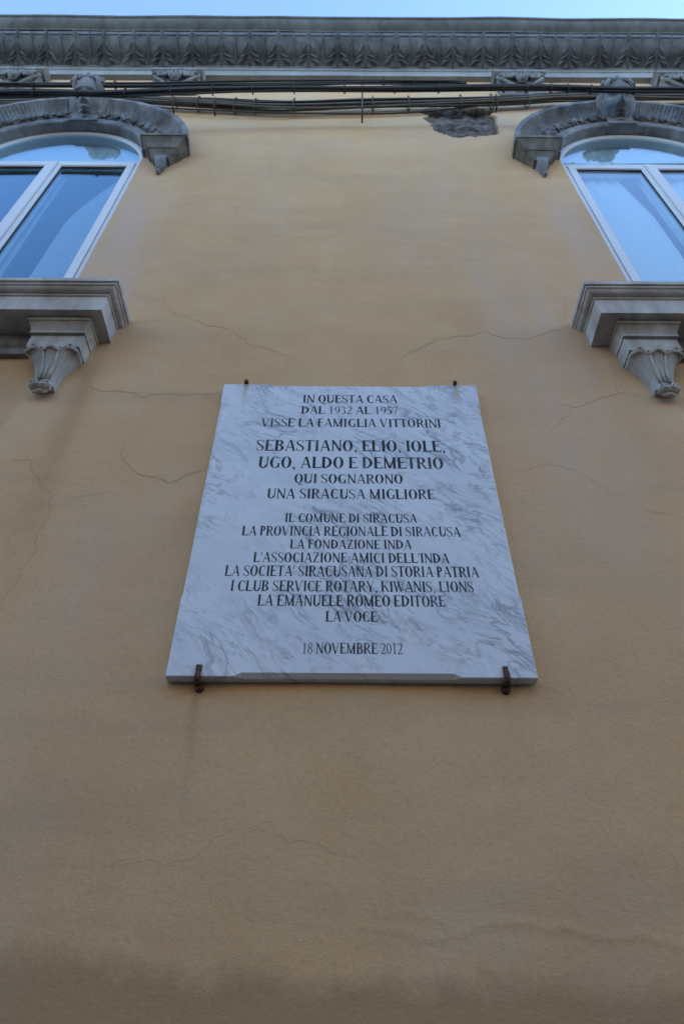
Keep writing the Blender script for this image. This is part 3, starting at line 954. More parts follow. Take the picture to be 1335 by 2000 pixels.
def window(cx, seed):
    c_, h_ = cx * D, HW * D - .002
    zb, zs = EYE + SILLZ * D - .02, EYE + ZS * D
    yf = D + .016
    fw = .030
    bm = bmesh.new()
    # outer frame: jambs and arch
    for sg in (-1, 1):
        x0, x1 = sorted((c_ + sg * h_, c_ + sg * (h_ - fw)))
        box(bm, x0, x1, yf, yf + .07, zb, zs)
    N = 48
    rows = []
    for i in range(N + 1):
        a_ = math.pi * i / N
        rows.append([bm.verts.new((c_ + r * math.cos(a_), y_, zs + r * math.sin(a_))) for r, y_ in ((h_, yf + .07), (h_, yf), (h_ - fw + .006, yf), (h_ - fw, yf + .006), (h_ - fw, yf + .07))])
    for a_, b_ in zip(rows, rows[1:]):
        for k in range(5): bm.faces.new((a_[k], a_[(k + 1) % 5], b_[(k + 1) % 5], b_[k]))
    zt = zs - .018
    box(bm, c_ - h_ + fw - .001, c_ + h_ - fw + .001, yf + .001, yf + .069, zt, zt + .03)
    box(bm, c_ - h_ + fw - .001, c_ + h_ - fw + .001, yf + .002, yf + .068, zb, zb + .05)
    fr = build('window_frame', bm, M['pvc'], house)
    # lunette glass
    rg = h_ - fw + .004
    bm = bmesh.new()
    rim = [bm.verts.new((c_ + rg * math.cos(math.pi * i / 40), yf + .009, zs + .01 + rg * math.sin(math.pi * i / 40))) for i in range(41)]
    bm.faces.new(rim)
    r_ = bmesh.ops.extrude_face_region(bm, geom=bm.faces[:])
    for v in r_['geom']:
        if isinstance(v, bmesh.types.BMVert): v.co.y += .004
    build('lunette_pane', bm, M['glass' if cx < 0 else 'glass_pale'], fr)
    # two sashes and the cover strip
    gap = .004
    mid = c_
    sw = .048
    for sg in (-1, 1):
        xa, xb = sorted((mid + sg * .003, c_ + sg * (h_ - fw - gap)))
        bm = bmesh.new()
        frame_rect(bm, xa, xb, zb + .052, zt - gap, sw, yf - .006, yf + .05)
        sash = build('window_sash', bm, M['pvc'], house)
        bm = bmesh.new()
        frame_rect(bm, xa + sw - .002, xb - sw + .002, zb + .05 + sw, zt - gap - sw + .002, .006, yf + .003, yf + .009, .001)
        build('gasket', bm, M['gasket'], sash)
        bm = bmesh.new()
        box(bm, xa + sw - .003, xb - sw + .003, yf + .010, yf + .014, zb + .05 + sw, zt - gap - sw + .003)
        build('pane', bm, M['glass' if cx < 0 else 'glass_pale'], sash)
    bm = bmesh.new()
    box(bm, mid - .026, mid + .026, yf - .016, yf - .0065, zb + .055, zt - gap - .002, .004)
    build('cover_strip', bm, M['pvc'], house)
    # reveal strips of plaster round the opening and the dim room behind
    bm = bmesh.new()
    for sg in (-1, 1):
        x0, x1 = sorted((c_ + sg * (h_ + .001), c_ + sg * (h_ + .02)))
        box(bm, x0, x1, D + .003, D + .3, zb - .05, zs)
    build('window_reveal', bm, M['stucco'], house)
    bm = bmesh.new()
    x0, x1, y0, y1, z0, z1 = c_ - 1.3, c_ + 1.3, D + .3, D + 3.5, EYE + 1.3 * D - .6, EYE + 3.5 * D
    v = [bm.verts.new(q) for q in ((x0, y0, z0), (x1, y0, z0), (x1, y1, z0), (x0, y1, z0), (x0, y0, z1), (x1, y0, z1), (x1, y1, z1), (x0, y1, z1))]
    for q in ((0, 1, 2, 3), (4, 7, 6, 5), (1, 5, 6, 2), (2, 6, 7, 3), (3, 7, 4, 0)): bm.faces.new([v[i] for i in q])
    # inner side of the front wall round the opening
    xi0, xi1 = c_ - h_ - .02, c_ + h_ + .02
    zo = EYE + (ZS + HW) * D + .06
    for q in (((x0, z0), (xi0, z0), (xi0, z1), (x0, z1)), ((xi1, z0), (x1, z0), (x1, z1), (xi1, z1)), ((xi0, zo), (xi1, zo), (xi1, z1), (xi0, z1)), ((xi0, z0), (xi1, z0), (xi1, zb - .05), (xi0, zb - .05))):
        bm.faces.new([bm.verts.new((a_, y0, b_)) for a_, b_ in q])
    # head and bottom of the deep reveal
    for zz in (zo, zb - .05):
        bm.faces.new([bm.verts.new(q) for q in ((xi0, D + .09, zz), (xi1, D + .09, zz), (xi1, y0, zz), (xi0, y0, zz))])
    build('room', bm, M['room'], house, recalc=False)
    bm = bmesh.new()
    rim = [bm.verts.new((c_ + (h_ + .01) * math.cos(math.pi * i / 40), yf + .075 + .004 * math.sin(i * 1.1), zs + .0 + (h_ + .01) * math.sin(math.pi * i / 40))) for i in range(41)]
    bm.faces.new(rim)
    r_ = bmesh.ops.extrude_face_region(bm, geom=bm.faces[:])
    for v in r_['geom']:
        if isinstance(v, bmesh.types.BMVert): v.co.y += .002
    build('lunette_blind', bm, M['curtain'], house)
    return c_, h_, zb, zs, yf

def curtain(xl, xr, z0, z1, y_, folds, amp, seed, mat='curtain'):
    """xl, xr: functions of t (0 bottom .. 1 top)"""
    bm = bmesh.new()
    nz, nx = 24, folds * 8
    rows = []
    for j in range(nz + 1):
        t = j / nz
        a_, b_ = xl(t), xr(t)
        rows.append([bm.verts.new((a_ + (b_ - a_) * i / nx, y_ + amp * math.sin(6.283 * folds * i / nx + .7 * math.sin(t * 3 + seed)) * (.6 + .4 * t), z0 + (z1 - z0) * t)) for i in range(nx + 1)])
    for a_, b_ in zip(rows, rows[1:]):
        for i in range(nx): bm.faces.new((a_[i], a_[i + 1], b_[i + 1], b_[i]))
    return build('curtain', bm, M[mat], house, True)

for (cx, s_) in WIN:
    c_, h_, zb, zs, yf = window(cx, 1)
    ztop = zs - .02
    if s_ > 0:
        # left window: curtains drawn aside, widening towards the foot
        curtain(lambda t: c_ + .215 + .02 * t + .20 * max(0, (t - .62) / .38) ** 1.5, lambda t: c_ + h_ + .02, zb, ztop, D + .085, 3, .006, 1, 'net')
        curtain(lambda t: c_ - .015, lambda t: c_ + .085 - .02 * t, zb, ztop, D + .09, 1, .006, 3, 'net')
        curtain(lambda t: c_ - h_ - .02, lambda t: c_ - .2 - .18 * max(0, (t - .6) / .4) ** 1.4, zb, ztop, D + .085, 3, .006, 2, 'net')
    else:
        # right window: curtains nearly closed
        curtain(lambda t: c_ - h_ - .02, lambda t: c_ - .105 - .07 * max(0, (t - .7) / .3), zb, ztop, D + .085, 5, .006, 4)
        curtain(lambda t: c_ - .055, lambda t: c_ + h_ + .02, zb, ztop, D + .087, 6, .006, 5)

# ------------------------------------------------------------------ engraved lettering
T, t_ = .152, .076         # thick and thin strokes, in cap heights
SER, SH = .05, .042
RES = 120
def glyph_raster(ch):
    wid = {'A': .632, 'B': .584, 'C': .584, 'D': .632, 'E': .535, 'F': .487, 'G': .632, 'I': .292, 'K': .632, 'L': .535, 'M': .779, 'N': .632, 'O': .632, 'P': .487, 'Q': .632, 'R': .6, 'S': .487, 'T': .535, 'U': .632, 'V': .632, 'W': .827, 'Y': .632, 'Z': .535, ',': .219, "'": .17,
           '0': .438, '1': .438, '2': .438, '3': .438, '5': .438, '7': .438, '8': .438, '9': .438}[ch]
    pad = .06
    y0, y1 = -.24, 1.08
    nx_, ny_ = int((wid + 2 * pad) * RES), int((y1 - y0) * RES)
    gx_, gy_ = np.meshgrid((np.arange(nx_) + .5) / RES - pad, (np.arange(ny_) + .5) / RES + y0)
    m = np.zeros(gx_.shape, bool)
    def rect(a_, b_, c_, d_): m[(gx_ >= a_) & (gx_ <= b_) & (gy_ >= c_) & (gy_ <= d_)] = True
    def diag(xa, ya, xb, yb, w_):
        t = (gy_ - ya) / (yb - ya)
        m[(t >= 0) & (t <= 1) & (abs(gx_ - (xa + (xb - xa) * t)) <= w_ / 2)] = True
    def ring(cx, cy, rx, ry, tx, ty, cond=None):
        o = ((gx_ - cx) / rx) ** 2 + ((gy_ - cy) / ry) ** 2 <= 1
        i = ((gx_ - cx) / (rx - tx)) ** 2 + ((gy_ - cy) / (ry - ty)) ** 2 <= 1
        k = o & ~i
        if cond is not None: k &= cond
        m[k] = True
    def path(pts, ws):
        P_ = catmull(pts, 10)
        W_ = np.interp(np.linspace(0, len(pts) - 1, len(P_)), range(len(pts)), ws)
        for p, q in zip(P_, W_): m[np.hypot(gx_ - p[0], gy_ - p[1]) <= q / 2] = True
    def ser(x, y, w_=T): # foot or head serif centred on a stroke starting at x
        if y < .5: rect(x - SER, x + w_ + SER, 0, SH)
        else: rect(x - SER, x + w_ + SER, 1 - SH, 1)
    def stem(x, w_=T):
        rect(x, x + w_, 0, 1); ser(x, 0, w_); ser(x, 1, w_)
    L = .06
    w = wid
    if ch == 'I': stem((w - T) / 2)
    elif ch == 'L':
        stem(L); rect(L, w - .02, 0, t_ + .015); diag(w - .03, 0, w - .012, .24, .035)
    elif ch in 'EF':
        stem(L); rect(L, w - .04, 1 - t_, 1); rect(w - .06, w - .035, .8, 1)
        rect(L, w * .72, .49, .49 + t_); rect(w * .70, w * .75, .40, .62)
        if ch == 'E': rect(L, w - .02, 0, t_ + .02); diag(w - .03, 0, w - .012, .24, .03)
    elif ch == 'T':
        rect((w - T) / 2, (w + T) / 2, 0, 1); ser((w - T) / 2, 0); rect(.02, w - .02, 1 - t_, 1)
        rect(.015, .045, .78, 1); rect(w - .045, w - .015, .78, 1)
    elif ch == 'D':
        stem(L); cx = L + T * .5
        ring(cx, .5, w - .025 - cx, .5, T * 1.1, t_, gx_ > L + .05)
    elif ch in 'PR':
        stem(L); cx = w * .50
        yb = .47
        c = (gx_ >= cx)
        ring(cx, (1 + yb) / 2, w - .035 - cx - (.04 if ch == 'R' else 0), (1 - yb) / 2, T, t_, c)
        rect(L, cx, 1 - t_, 1); rect(L, cx, yb, yb + t_)
        if ch == 'R':
            diag(w * .50, yb + .02, w - .07, 0, .115); rect(w - .15, w + .02, 0, SH)
    elif ch == 'B':
        stem(L); c = gx_ >= w * .47
        ring(w * .47, .755, w * .40, .245, T * .95, t_, c); ring(w * .47, .27, w * .47, .27, T * 1.05, t_, c)
        rect(L, w * .47, 1 - t_, 1); rect(L, w * .47, .51, .51 + t_); rect(L, w * .47, 0, t_)
    elif ch in 'OQ':
        ring(w / 2, .5, w / 2 - .025, .515, T * 1.08, .048)
        if ch == 'Q': path([(w * .48, .0), (w * .6, -.10), (w * .8, -.17), (w * 1.02, -.16)], [.07, .09, .08, .03])
    elif ch in 'CG':
        ring(w / 2 + .02, .5, w / 2 - .02, .515, T * 1.08, .05, (gx_ < w * .60) | (gy_ > .86) | (gy_ < .16))
        m[(gx_ > w * .90)] &= False
        rect(w - .075, w - .048, .68, .985)
        if ch == 'G': rect(w - .155, w - .055, .04, .42); rect(w - .21, w - .005, .42 - SH, .42)
        else: path([(w * .68, .03), (w * .85, .09), (w - .03, .22)], [.05, .04, .025])
    elif ch == 'N':
        rect(L + .01, L + .01 + t_, 0, 1); ser(L + .01, 0, t_); rect(0, L + .1, 1 - SH, 1)
        rect(w - L - t_, w - L, 0, 1); ser(w - L - t_, 1, t_)
        diag(L + .035, 1, w - L - .045, 0, .135)
    elif ch == 'M':
        rect(L + .01, L + .01 + t_, 0, 1); ser(L + .01, 0, t_); rect(.01, L + .1, 1 - SH, 1)
        rect(w - L - T, w - L, 0, 1); ser(w - L - T, 0); rect(w - L - T, w - .01, 1 - SH, 1)
        diag(L + .05, 1, w / 2 - .01, .02, .12); diag(w - L - .06, 1, w / 2 - .01, .02, t_ + .01)
    elif ch in 'AV':
        s = 1 if ch == 'A' else -1
        ya, yb = (0, 1) if s == 1 else (1, 0)
        thick_r = ch == 'A'
        diag(.075, ya, w / 2 - .01, yb, .05 if thick_r else .13)
        diag(w - .09, ya, w / 2 + .01, yb, .13 if thick_r else .05)
        rect(.0, .17, min(ya, 1 - SH), min(ya, 1 - SH) + SH); rect(w - .19, w, min(ya, 1 - SH), min(ya, 1 - SH) + SH)
        if ch == 'A': rect(w * .25, w * .72, .30, .30 + t_)
    elif ch == 'W':
        diag(.07, 1, w * .30, 0, .12); diag(w * .50, 1, w * .30, 0, .045); diag(w * .44, .95, w * .68, 0, .12); diag(w - .06, 1, w * .68, 0, .045)
        rect(0, .17, 1 - SH, 1); rect(w * .34, w * .58, 1 - SH, 1); rect(w - .15, w, 1 - SH, 1)
    elif ch == 'U':
        rect(L + .01, L + .01 + T, .3, 1); ser(L + .01, 1); rect(w - L - t_, w - L, .3, 1); ser(w - L - t_, 1, t_)
        cx = (L + .01 + w - L) / 2
        ring(cx, .3, (w - 2 * L - .01) / 2, .315, T, t_, gy_ <= .3)
        ring(cx + .02, .3, (w - 2 * L - .01) / 2 - .02, .315, t_, t_ + .02, gy_ <= .3)
    elif ch == 'K':
        stem(L); diag(L + T, .42, w - .1, 1, .05); rect(w - .19, w - .02, 1 - SH, 1)
        diag(L + T + .09, .56, w - .07, 0, .13); rect(w - .18, w + .01, 0, SH)
    elif ch == 'Y':
        rect((w - T) / 2, (w + T) / 2, 0, .45); ser((w - T) / 2, 0)
        diag(.08, 1, w / 2, .42, .125); diag(w - .07, 1, w / 2 + .02, .42, .05); rect(0, .18, 1 - SH, 1); rect(w - .16, w, 1 - SH, 1)
    elif ch == 'Z':
        rect(.04, w - .04, 1 - t_, 1); rect(.03, w - .03, 0, t_); diag(w - .105, 1, .10, 0, .125); rect(.035, .06, .78, 1); rect(w - .045, w - .02, 0, .24)
    elif ch == 'S':
        path([(w - .075, .80), (w * .70, .94), (w * .47, .975), (w * .22, .90), (w * .15, .76), (w * .30, .60), (w * .62, .45), (w * .84, .29), (w * .80, .11), (w * .53, .025), (w * .27, .06), (.07, .22)], [.03, .045, .045, .07, .10, .115, .12, .11, .075, .045, .045, .03])
        rect(w - .085, w - .06, .70, .99); rect(.05, .075, .01, .30)
    elif ch == ',':
        path([(.10, .05), (.125, .03), (.13, -.06), (.08, -.16)], [.12, .12, .07, .03])
    elif ch == "'":
        diag(.085, .68, .085, 1, .06); rect(.05, .12, .86, 1)
    elif ch == '0': ring(w / 2, .5, w / 2 - .02, .515, .095, .035)
    elif ch == '1':
        rect(w / 2 - .045, w / 2 + .05, 0, 1); rect(w / 2 - .13, w / 2 + .13, 0, SH); path([(w * .22, .86), (w * .36, .9), (w * .5, .97)], [.03, .045, .05])
    elif ch == '2':
        path([(.05, .74), (.10, .90), (w * .48, .965), (w * .80, .86), (w * .83, .70), (w * .66, .46), (w * .35, .2), (.06, .05)], [.03, .05, .06, .09, .10, .08, .06, .04])
        rect(.04, w - .05, 0, .095); diag(w - .05, .09, w - .02, .2, .03)
    elif ch == '3':
        path([(.06, .82), (.14, .93), (w * .50, .96), (w * .74, .84), (w * .66, .66), (w * .42, .56), (w * .70, .48), (w * .83, .30), (w * .70, .10), (w * .40, .03), (.06, .09)], [.03, .05, .06, .09, .07, .035, .06, .105, .09, .05, .07])
    elif ch == '5':
        rect(.12, w - .06, .90, 1); diag(.13, 1, .09, .55, .035)
        path([(.08, .56), (w * .45, .60), (w * .76, .46), (w * .80, .26), (w * .62, .09), (w * .36, .03), (.05, .08)], [.035, .06, .09, .105, .08, .05, .07])
    elif ch == '7':
        rect(.05, w - .03, .91, 1); diag(.045, .78, .06, .98, .03); diag(w - .05, .95, w * .36, 0, .06)
    elif ch == '8':
        ring(w / 2, .755, w * .36, .245, .08, .035); ring(w / 2, .26, w * .43, .275, .09, .035)
    elif ch == '9':
        ring(w / 2, .68, w / 2 - .025, .325, .095, .035); path([(w - .075, .66), (w * .80, .36), (w * .60, .13), (.07, -.0)], [.09, .085, .06, .03])
    return wid, m, pad, y0

def contours(m):
    a_ = m.astype(float)
    k = np.pad(a_, 2)
    for _ in range(2):
        k = (k + np.roll(k, 1, 0) + np.roll(k, -1, 0)) / 3
        k = (k + np.roll(k, 1, 1) + np.roll(k, -1, 1)) / 3
    ny_, nx_ = k.shape
    b_ = k > .5
    code = b_[:-1, :-1] * 1 + b_[:-1, 1:] * 2 + b_[1:, 1:] * 4 + b_[1:, :-1] * 8
    js, is_ = np.nonzero((code > 0) & (code < 15))
    def cut(e, j, i):
        if e == 0: A, B, pa, pb = k[j, i], k[j, i + 1], (i, j), (i + 1, j)
        elif e == 1: A, B, pa, pb = k[j, i + 1], k[j + 1, i + 1], (i + 1, j), (i + 1, j + 1)
        elif e == 2: A, B, pa, pb = k[j + 1, i], k[j + 1, i + 1], (i, j + 1), (i + 1, j + 1)
        else: A, B, pa, pb = k[j, i], k[j + 1, i], (i, j), (i, j + 1)
        t = (.5 - A) / (B - A)
        return (pa[0] + (pb[0] - pa[0]) * t, pa[1] + (pb[1] - pa[1]) * t)
    def eid(e, j, i): return {0: ('h', j, i), 1: ('v', j, i + 1), 2: ('h', j + 1, i), 3: ('v', j, i)}[e]
    TB = {1: [(3, 0)], 2: [(0, 1)], 3: [(3, 1)], 4: [(1, 2)], 5: [(3, 0), (1, 2)], 6: [(0, 2)], 7: [(3, 2)], 8: [(2, 3)], 9: [(2, 0)], 10: [(0, 1), (2, 3)], 11: [(2, 1)], 12: [(1, 3)], 13: [(1, 0)], 14: [(0, 3)]}
    nxt, pos_ = {}, {}
    for j, i in zip(js, is_):
        for e0, e1 in TB[int(code[j, i])]:
            a0, a1 = eid(e0, j, i), eid(e1, j, i)
            pos_[a0] = cut(e0, j, i); pos_[a1] = cut(e1, j, i)
            nxt[a0] = a1
    loops = []
    while nxt:
        s = next(iter(nxt)); lp = []; q = s
        while q in nxt:
            lp.append(pos_[q]); q = nxt.pop(q)
        if len(lp) > 8: loops.append(np.array(lp) - 2 + .5)
    return loops

def simplify(lp, tol):
    def dp(a_, b_):
        if b_ - a_ < 2: return []
        p, q = lp[a_], lp[b_ % len(lp)]
        d = q - p
        L = np.hypot(*d) + 1e-9
        s = lp[a_ + 1:b_]
        ds = abs((s[:, 0] - p[0]) * d[1] - (s[:, 1] - p[1]) * d[0]) / L if L > 1e-6 else np.hypot(*(s - p).T)
        i = int(np.argmax(ds))
        if ds[i] < tol: return []
        i += a_ + 1
        return dp(a_, i) + [i] + dp(i, b_)
    n = len(lp)
    h = int(np.argmax(np.hypot(*(lp - lp[0]).T)))
    idx = [0] + dp(0, h) + [h] + dp(h, n)
    return lp[idx]

GL = {}
DEPTH = .0007
def get_glyph(ch):
    if ch in GL: return GL[ch]
    wid, m, pad, y0 = glyph_raster(ch)
    loops = [simplify(l, .45) / RES + np.array([-pad, y0]) for l in contours(m)]
    pts, eds = [], []
    for lp in loops:
        n0 = len(pts)
        pts += [Vector((float(a_), float(b_))) for a_, b_ in lp]
        eds += [(n0 + i, n0 + (i + 1) % len(lp)) for i in range(len(lp))]
    vs_, es_, fs_, *_ = delaunay_2d_cdt(pts, eds, [], 0, 1e-5)
    def inside(p):
        i, j = int((p[0] + pad) * RES), int((p[1] - y0) * RES)
        return 0 <= j < m.shape[0] and 0 <= i < m.shape[1] and m[j, i]
    bm = bmesh.new()
    fv = [bm.verts.new((v[0], 1, v[1])) for v in vs_]         # floor, y scaled by depth
    for f in fs_:
        c_ = sum((vs_[i] for i in f), Vector((0, 0))) / len(f)
        if inside(c_):
            try: bm.faces.new([fv[i] for i in f])
            except ValueError: pass
    for lp in loops:
        top = [bm.verts.new((a_, 0, b_)) for a_, b_ in lp]
        cx, cy = lp.mean(0)
        bot = [bm.verts.new((a_, 1, b_)) for a_, b_ in lp]
        for i in range(len(lp)):
            k = (i + 1) % len(lp)
            bm.faces.new((top[i], top[k], bot[k], bot[i]))
    bmesh.ops.remove_doubles(bm, verts=[v for v in bm.verts if v.co.y > .5], dist=1e-5)
    me = mesh_of(bm, 'letter', M['ink'], False)
    GL[ch] = (wid, me, loops, inside)
    return GL[ch]

# ------------------------------------------------------------------ the marble plaque
LINES = [("IN QUESTA CASA", -.148, .2026, 2.0104, .0470), ("DAL 1932 AL 1957", -.1514, .2031, 1.9454, .0440), ("VISSE LA FAMIGLIA VITTORINI", -.2899, .3516, 1.8732, .0460), ("SEBASTIANO, ELIO, IOLE,", -.2973, .3539, 1.7447, .0569), ("UGO, ALDO E DEMETRIO", -.283, .3405, 1.6594, .0561), ("QUI SOGNARONO", -.1579, .2, 1.5879, .0440), ("UNA SIRACUSA MIGLIORE", -.2418, .2985, 1.5177, .0448), ("IL COMUNE DI SIRACUSA", -.1775, .2339, 1.4159, .0375), ("LA PROVINCIA REGIONALE DI SIRACUSA", -.3048, .3629, 1.3608, .0392), ("LA FONDAZIONE INDA", -.1558, .2102, 1.3099, .0360), ("L'ASSOCIAZIONE AMICI DELL'INDA", -.2613, .3173, 1.2575, .0374), ("LA SOCIETA' SIRACUSANA DI STORIA PATRIA", -.3382, .3974, 1.2056, .0392), ("I CLUB SERVICE ROTARY, KIWANIS, LIONS", -.3157, .3757, 1.1525, .0380), ("LA EMANUELE ROMEO EDITORE", -.2345, .2914, 1.1021, .0382), ("LA VOCE", -.0442, .0994, 1.0509, .0345), ("18 NOVEMBRE 2012", -.1038, .1627, .9507, .0335)]
PX0, PX1, PZ0, PZ1 = -.4492, .5038, .8828, 2.1217
PF, PB = .034, .003          # front and back planes, metres out of the wall
CH = .0115                   # size of the stopped chamfers
plaque = empty('marble_plaque', Q((PX0 + PX1) / 2, 0, PZ0))
tag(plaque, 'white veined marble commemorative plaque engraved with dark Italian capitals, fixed to the ochre wall', 'plaque')
def outline(ins):
    """points round the plaque (clockwise from lower left); True marks the chamfered run"""
    w_, h_ = PX1 - PX0, PZ1 - PZ0
    sx, sz = .175, .26
    pts = []
    def run(p, q, s0, s1, nx_, nz_):
        L = math.hypot(q[0] - p[0], q[1] - p[1])
        dx, dz = (q[0] - p[0]) / L, (q[1] - p[1]) / L
        pts.append((p, 0, nx_, nz_))
        pts.append(((p[0] + dx * s0, p[1] + dz * s0), 0, nx_, nz_))
        pts.append(((p[0] + dx * (s0 + .018), p[1] + dz * (s0 + .018)), 1, nx_, nz_))
        pts.append(((p[0] + dx * (L - s1 - .018), p[1] + dz * (L - s1 - .018)), 1, nx_, nz_))
        pts.append(((p[0] + dx * (L - s1), p[1] + dz * (L - s1)), 0, nx_, nz_))
    run((PX0, PZ0), (PX1, PZ0), sx, sx + .02, 0, 1)
    run((PX1, PZ0), (PX1, PZ1), .25, .11, -1, 0)
    run((PX1, PZ1), (PX0, PZ1), sx, sx, 0, -1)
    run((PX0, PZ1), (PX0, PZ0), .10, .25, 1, 0)
    return pts
ol = outline(0)
bm = bmesh.new()
e0 = .0014
front, mid_, back = [], [], []
n = len(ol)
for i, ((x, z), c_, nx_, nz_) in enumerate(ol):
    d_ = CH if c_ else e0
    corner = i % 5 == 0
    if corner:
        pv = ol[i - 1]
        fx, fz = x + e0 * (nx_ + pv[2]), z + e0 * (nz_ + pv[3])
    else: fx, fz = x + d_ * nx_, z + d_ * nz_
    front.append((fx, fz))
    mid_.append(bm.verts.new(Q(x, PF - (CH * 1.0 if c_ else e0), z)))
    back.append(bm.verts.new(Q(x, PB, z)))
# front sheet with the letters cut out of it: one triangulation for each horizontal band
fpts, feds = [Vector(p) for p in front], [(i, (i + 1) % n) for i in range(n)]
letters = []
for text, xl, xr, zb, hgt in LINES:
    adv, items = 0, []
    for ch in text:
        if ch == ' ': adv += .23; continue
        g_ = get_glyph(ch)
        items.append((ch, adv)); adv += g_[0] + .012
    sx = (xr - xl) / adv
    row = []
    for ch, a_ in items:
        g_ = GL[ch]
        jx, jz = random.uniform(-.0004, .0004), random.uniform(-.0005, .0005)
        row.append((g_, xl + a_ * sx + jx, zb + jz, sx, hgt))
        for lp in g_[2]:
            n0 = len(fpts)
            fpts += [Vector((xl + (a_ * sx) + jx + float(u_) * sx, zb + jz + float(v_) * hgt)) for u_, v_ in lp]
            feds += [(n0 + k, n0 + (k + 1) % len(lp)) for k in range(len(lp))]
    letters.append((text, xl, xr, zb, hgt, row))
# steiner points so that long slivers stay short and the wear mask has somewhere to live
for gx_ in np.linspace(PX0 + .03, PX1 - .03, 30):
    for gz_ in list(np.linspace(PZ0 + .02, PZ1 - .02, 40)):
        if not any(zb - .02 < gz_ < zb + h_ + .01 and xl - .02 < gx_ < xr + .02 for _, xl, xr, zb, h_ in LINES):
            fpts.append(Vector((gx_, gz_)))
for hx in (-.3645, .4254):                 # denser where the rust runs down from the pins
    for dx in np.linspace(-.024, .03, 12):
        for gz_ in np.linspace(1.955, 2.112, 26):
            if hx < 0 and hx + dx > -.30: continue
            fpts.append(Vector((hx + dx + .0004 * math.sin(gz_ * 900), gz_)))
vs_, es_, fs_, *_ = delaunay_2d_cdt(fpts, feds, [], 1, 1e-7)
fvm = [bm.verts.new(Q(v[0], PF, v[1])) for v in vs_]
for f in fs_:
    c_ = sum((vs_[i] for i in f), Vector((0, 0))) / len(f)
    hit = False
    for _, xl, xr, zb, hgt, row in letters:
        if zb - .25 * hgt < c_[1] < zb + 1.08 * hgt and xl - .01 < c_[0] < xr + .02:
            for g_, gx_, gz_, sx, sy in row:
                if gx_ - .004 < c_[0] < gx_ + g_[0] * sx + .006 and g_[3](((c_[0] - gx_) / sx, (c_[1] - gz_) / sy)): hit = True
    if not hit:
        try: bm.faces.new([fvm[i] for i in f])
        except ValueError: pass
fr_ = [bm.verts.new(Q(x, PF, z)) for x, z in front]
for i in range(n):
    k = (i + 1) % n
    bm.faces.new((fr_[i], mid_[i], mid_[k], fr_[k]))
    bm.faces.new((mid_[i], back[i], back[k], mid_[k]))
bm.faces.new(back)
bmesh.ops.remove_doubles(bm, verts=bm.verts, dist=1e-6)
loose = [v for v in bm.verts if not v.link_faces]
bmesh.ops.delete(bm, geom=loose, context='VERTS')
slab = build('slab', bm, M['marble'], plaque)
me = slab.data
co = np.empty(len(me.vertices) * 3); me.vertices.foreach_get('co', co); co = co.reshape(-1, 3)
x_, z_ = co[:, 0], co[:, 2] - EYE
wear = np.zeros(len(x_))
for hx in (-.3645, .4254):
    wear += .85 * np.exp(-((x_ - hx - (.02 if hx > 0 else 0) * (2.12 - z_) * 2) / .008) ** 2) * np.clip((z_ - 1.96) / .14, 0, 1) * (z_ < 2.125)
ca = me.color_attributes.new('wear', 'FLOAT_COLOR', 'POINT')
ca.data.foreach_set('color', np.stack([np.clip(wear, 0, 1)] * 3 + [np.ones(len(wear))], 1).astype(np.float32).ravel())
for text, xl, xr, zb, hgt, row in letters:
    ln = empty('inscription_line')
    ln.parent = plaque
    ln.location = Vector(Q(xl, PF, zb)) - plaque.location
    ln['label'] = 'engraved line reading ' + text
    for g_, gx_, gz_, sx, sy in row:
        o = bpy.data.objects.new('letter', g_[1])
        COL.objects.link(o)
        o.parent = ln
        o.location = (gx_ - xl, 0, gz_ - zb)
        o.scale = (sx, DEPTH, sy)

# ------------------------------------------------------------------ iron clamps
def clamp(x, z, top, label):
    root = empty('iron_clamp', Q(x, 0, z))
    tag(root, label, 'clamp', 'iron clamps holding the plaque')
    bm = bmesh.new()
    if top:
        tube(bm, [Q(x, -.02, z + .010), Q(x, .030, z + .010), Q(x, .040, z + .011), Q(x - .001, .045, z + .004), Q(x - .001, .0445, z - .008)], [.0065, .0065, .0075, .0075, .0065], 8)
        build('pin', bm, M['rust'], root, True)
        bm = bmesh.new(); blob(bm, Q(x, .004, z + .012), (.011, .006, .012), 10, 6)
        build('wall_socket', bm, M['rust'], root, True)
    else:
        w_ = .0075
        path_ = [(-.02, -.012), (.012, -.013), (.030, -.0125), (.038, -.010), (.0405, -.003), (.0395, .008), (.038, .020), (.0372, .031)]
        rings = []
        for i, (o_, dz) in enumerate(path_):
            a_ = path_[max(i - 1, 0)]; b_ = path_[min(i + 1, len(path_) - 1)]
            tx, tz = b_[0] - a_[0], b_[1] - a_[1]
            L = math.hypot(tx, tz); nx_, nz_ = tz / L * .0022, -tx / L * .0022
            ww = w_ * random.uniform(.86, 1.08); xo = random.uniform(-.0006, .0006)
            rings.append([bm.verts.new(Q(x + xo + sx_ * ww, o_ + sg * nx_, z + dz + sg * nz_)) for sx_, sg in ((-1, -1), (1, -1), (1, 1), (-1, 1))])
        for a_, b_ in zip(rings, rings[1:]):
            for k in range(4): bm.faces.new((a_[k], a_[(k + 1) % 4], b_[(k + 1) % 4], b_[k]))
        bm.faces.new(rings[0]); bm.faces.new(rings[-1])
        build('strap', bm, M['rust'], root)
        bm = bmesh.new()
        tube(bm, [Q(x + .001, -.01, z - .016), Q(x + .001, .010, z - .017), Q(x + .001, .014, z - .017)], [.013, .012, .008], 12)
        build('bolt_head', bm, M['rust'], root, True)
clamp(-.3645, PZ1, True, 'small rusty iron pin over the top edge of the plaque, near its left corner')
clamp(.4254, PZ1, True, 'small rusty iron pin over the top edge of the plaque, near its right corner')
clamp(-.3655, PZ0, False, 'rusty iron strap under the plaque bottom edge, left one, above a rust streak')
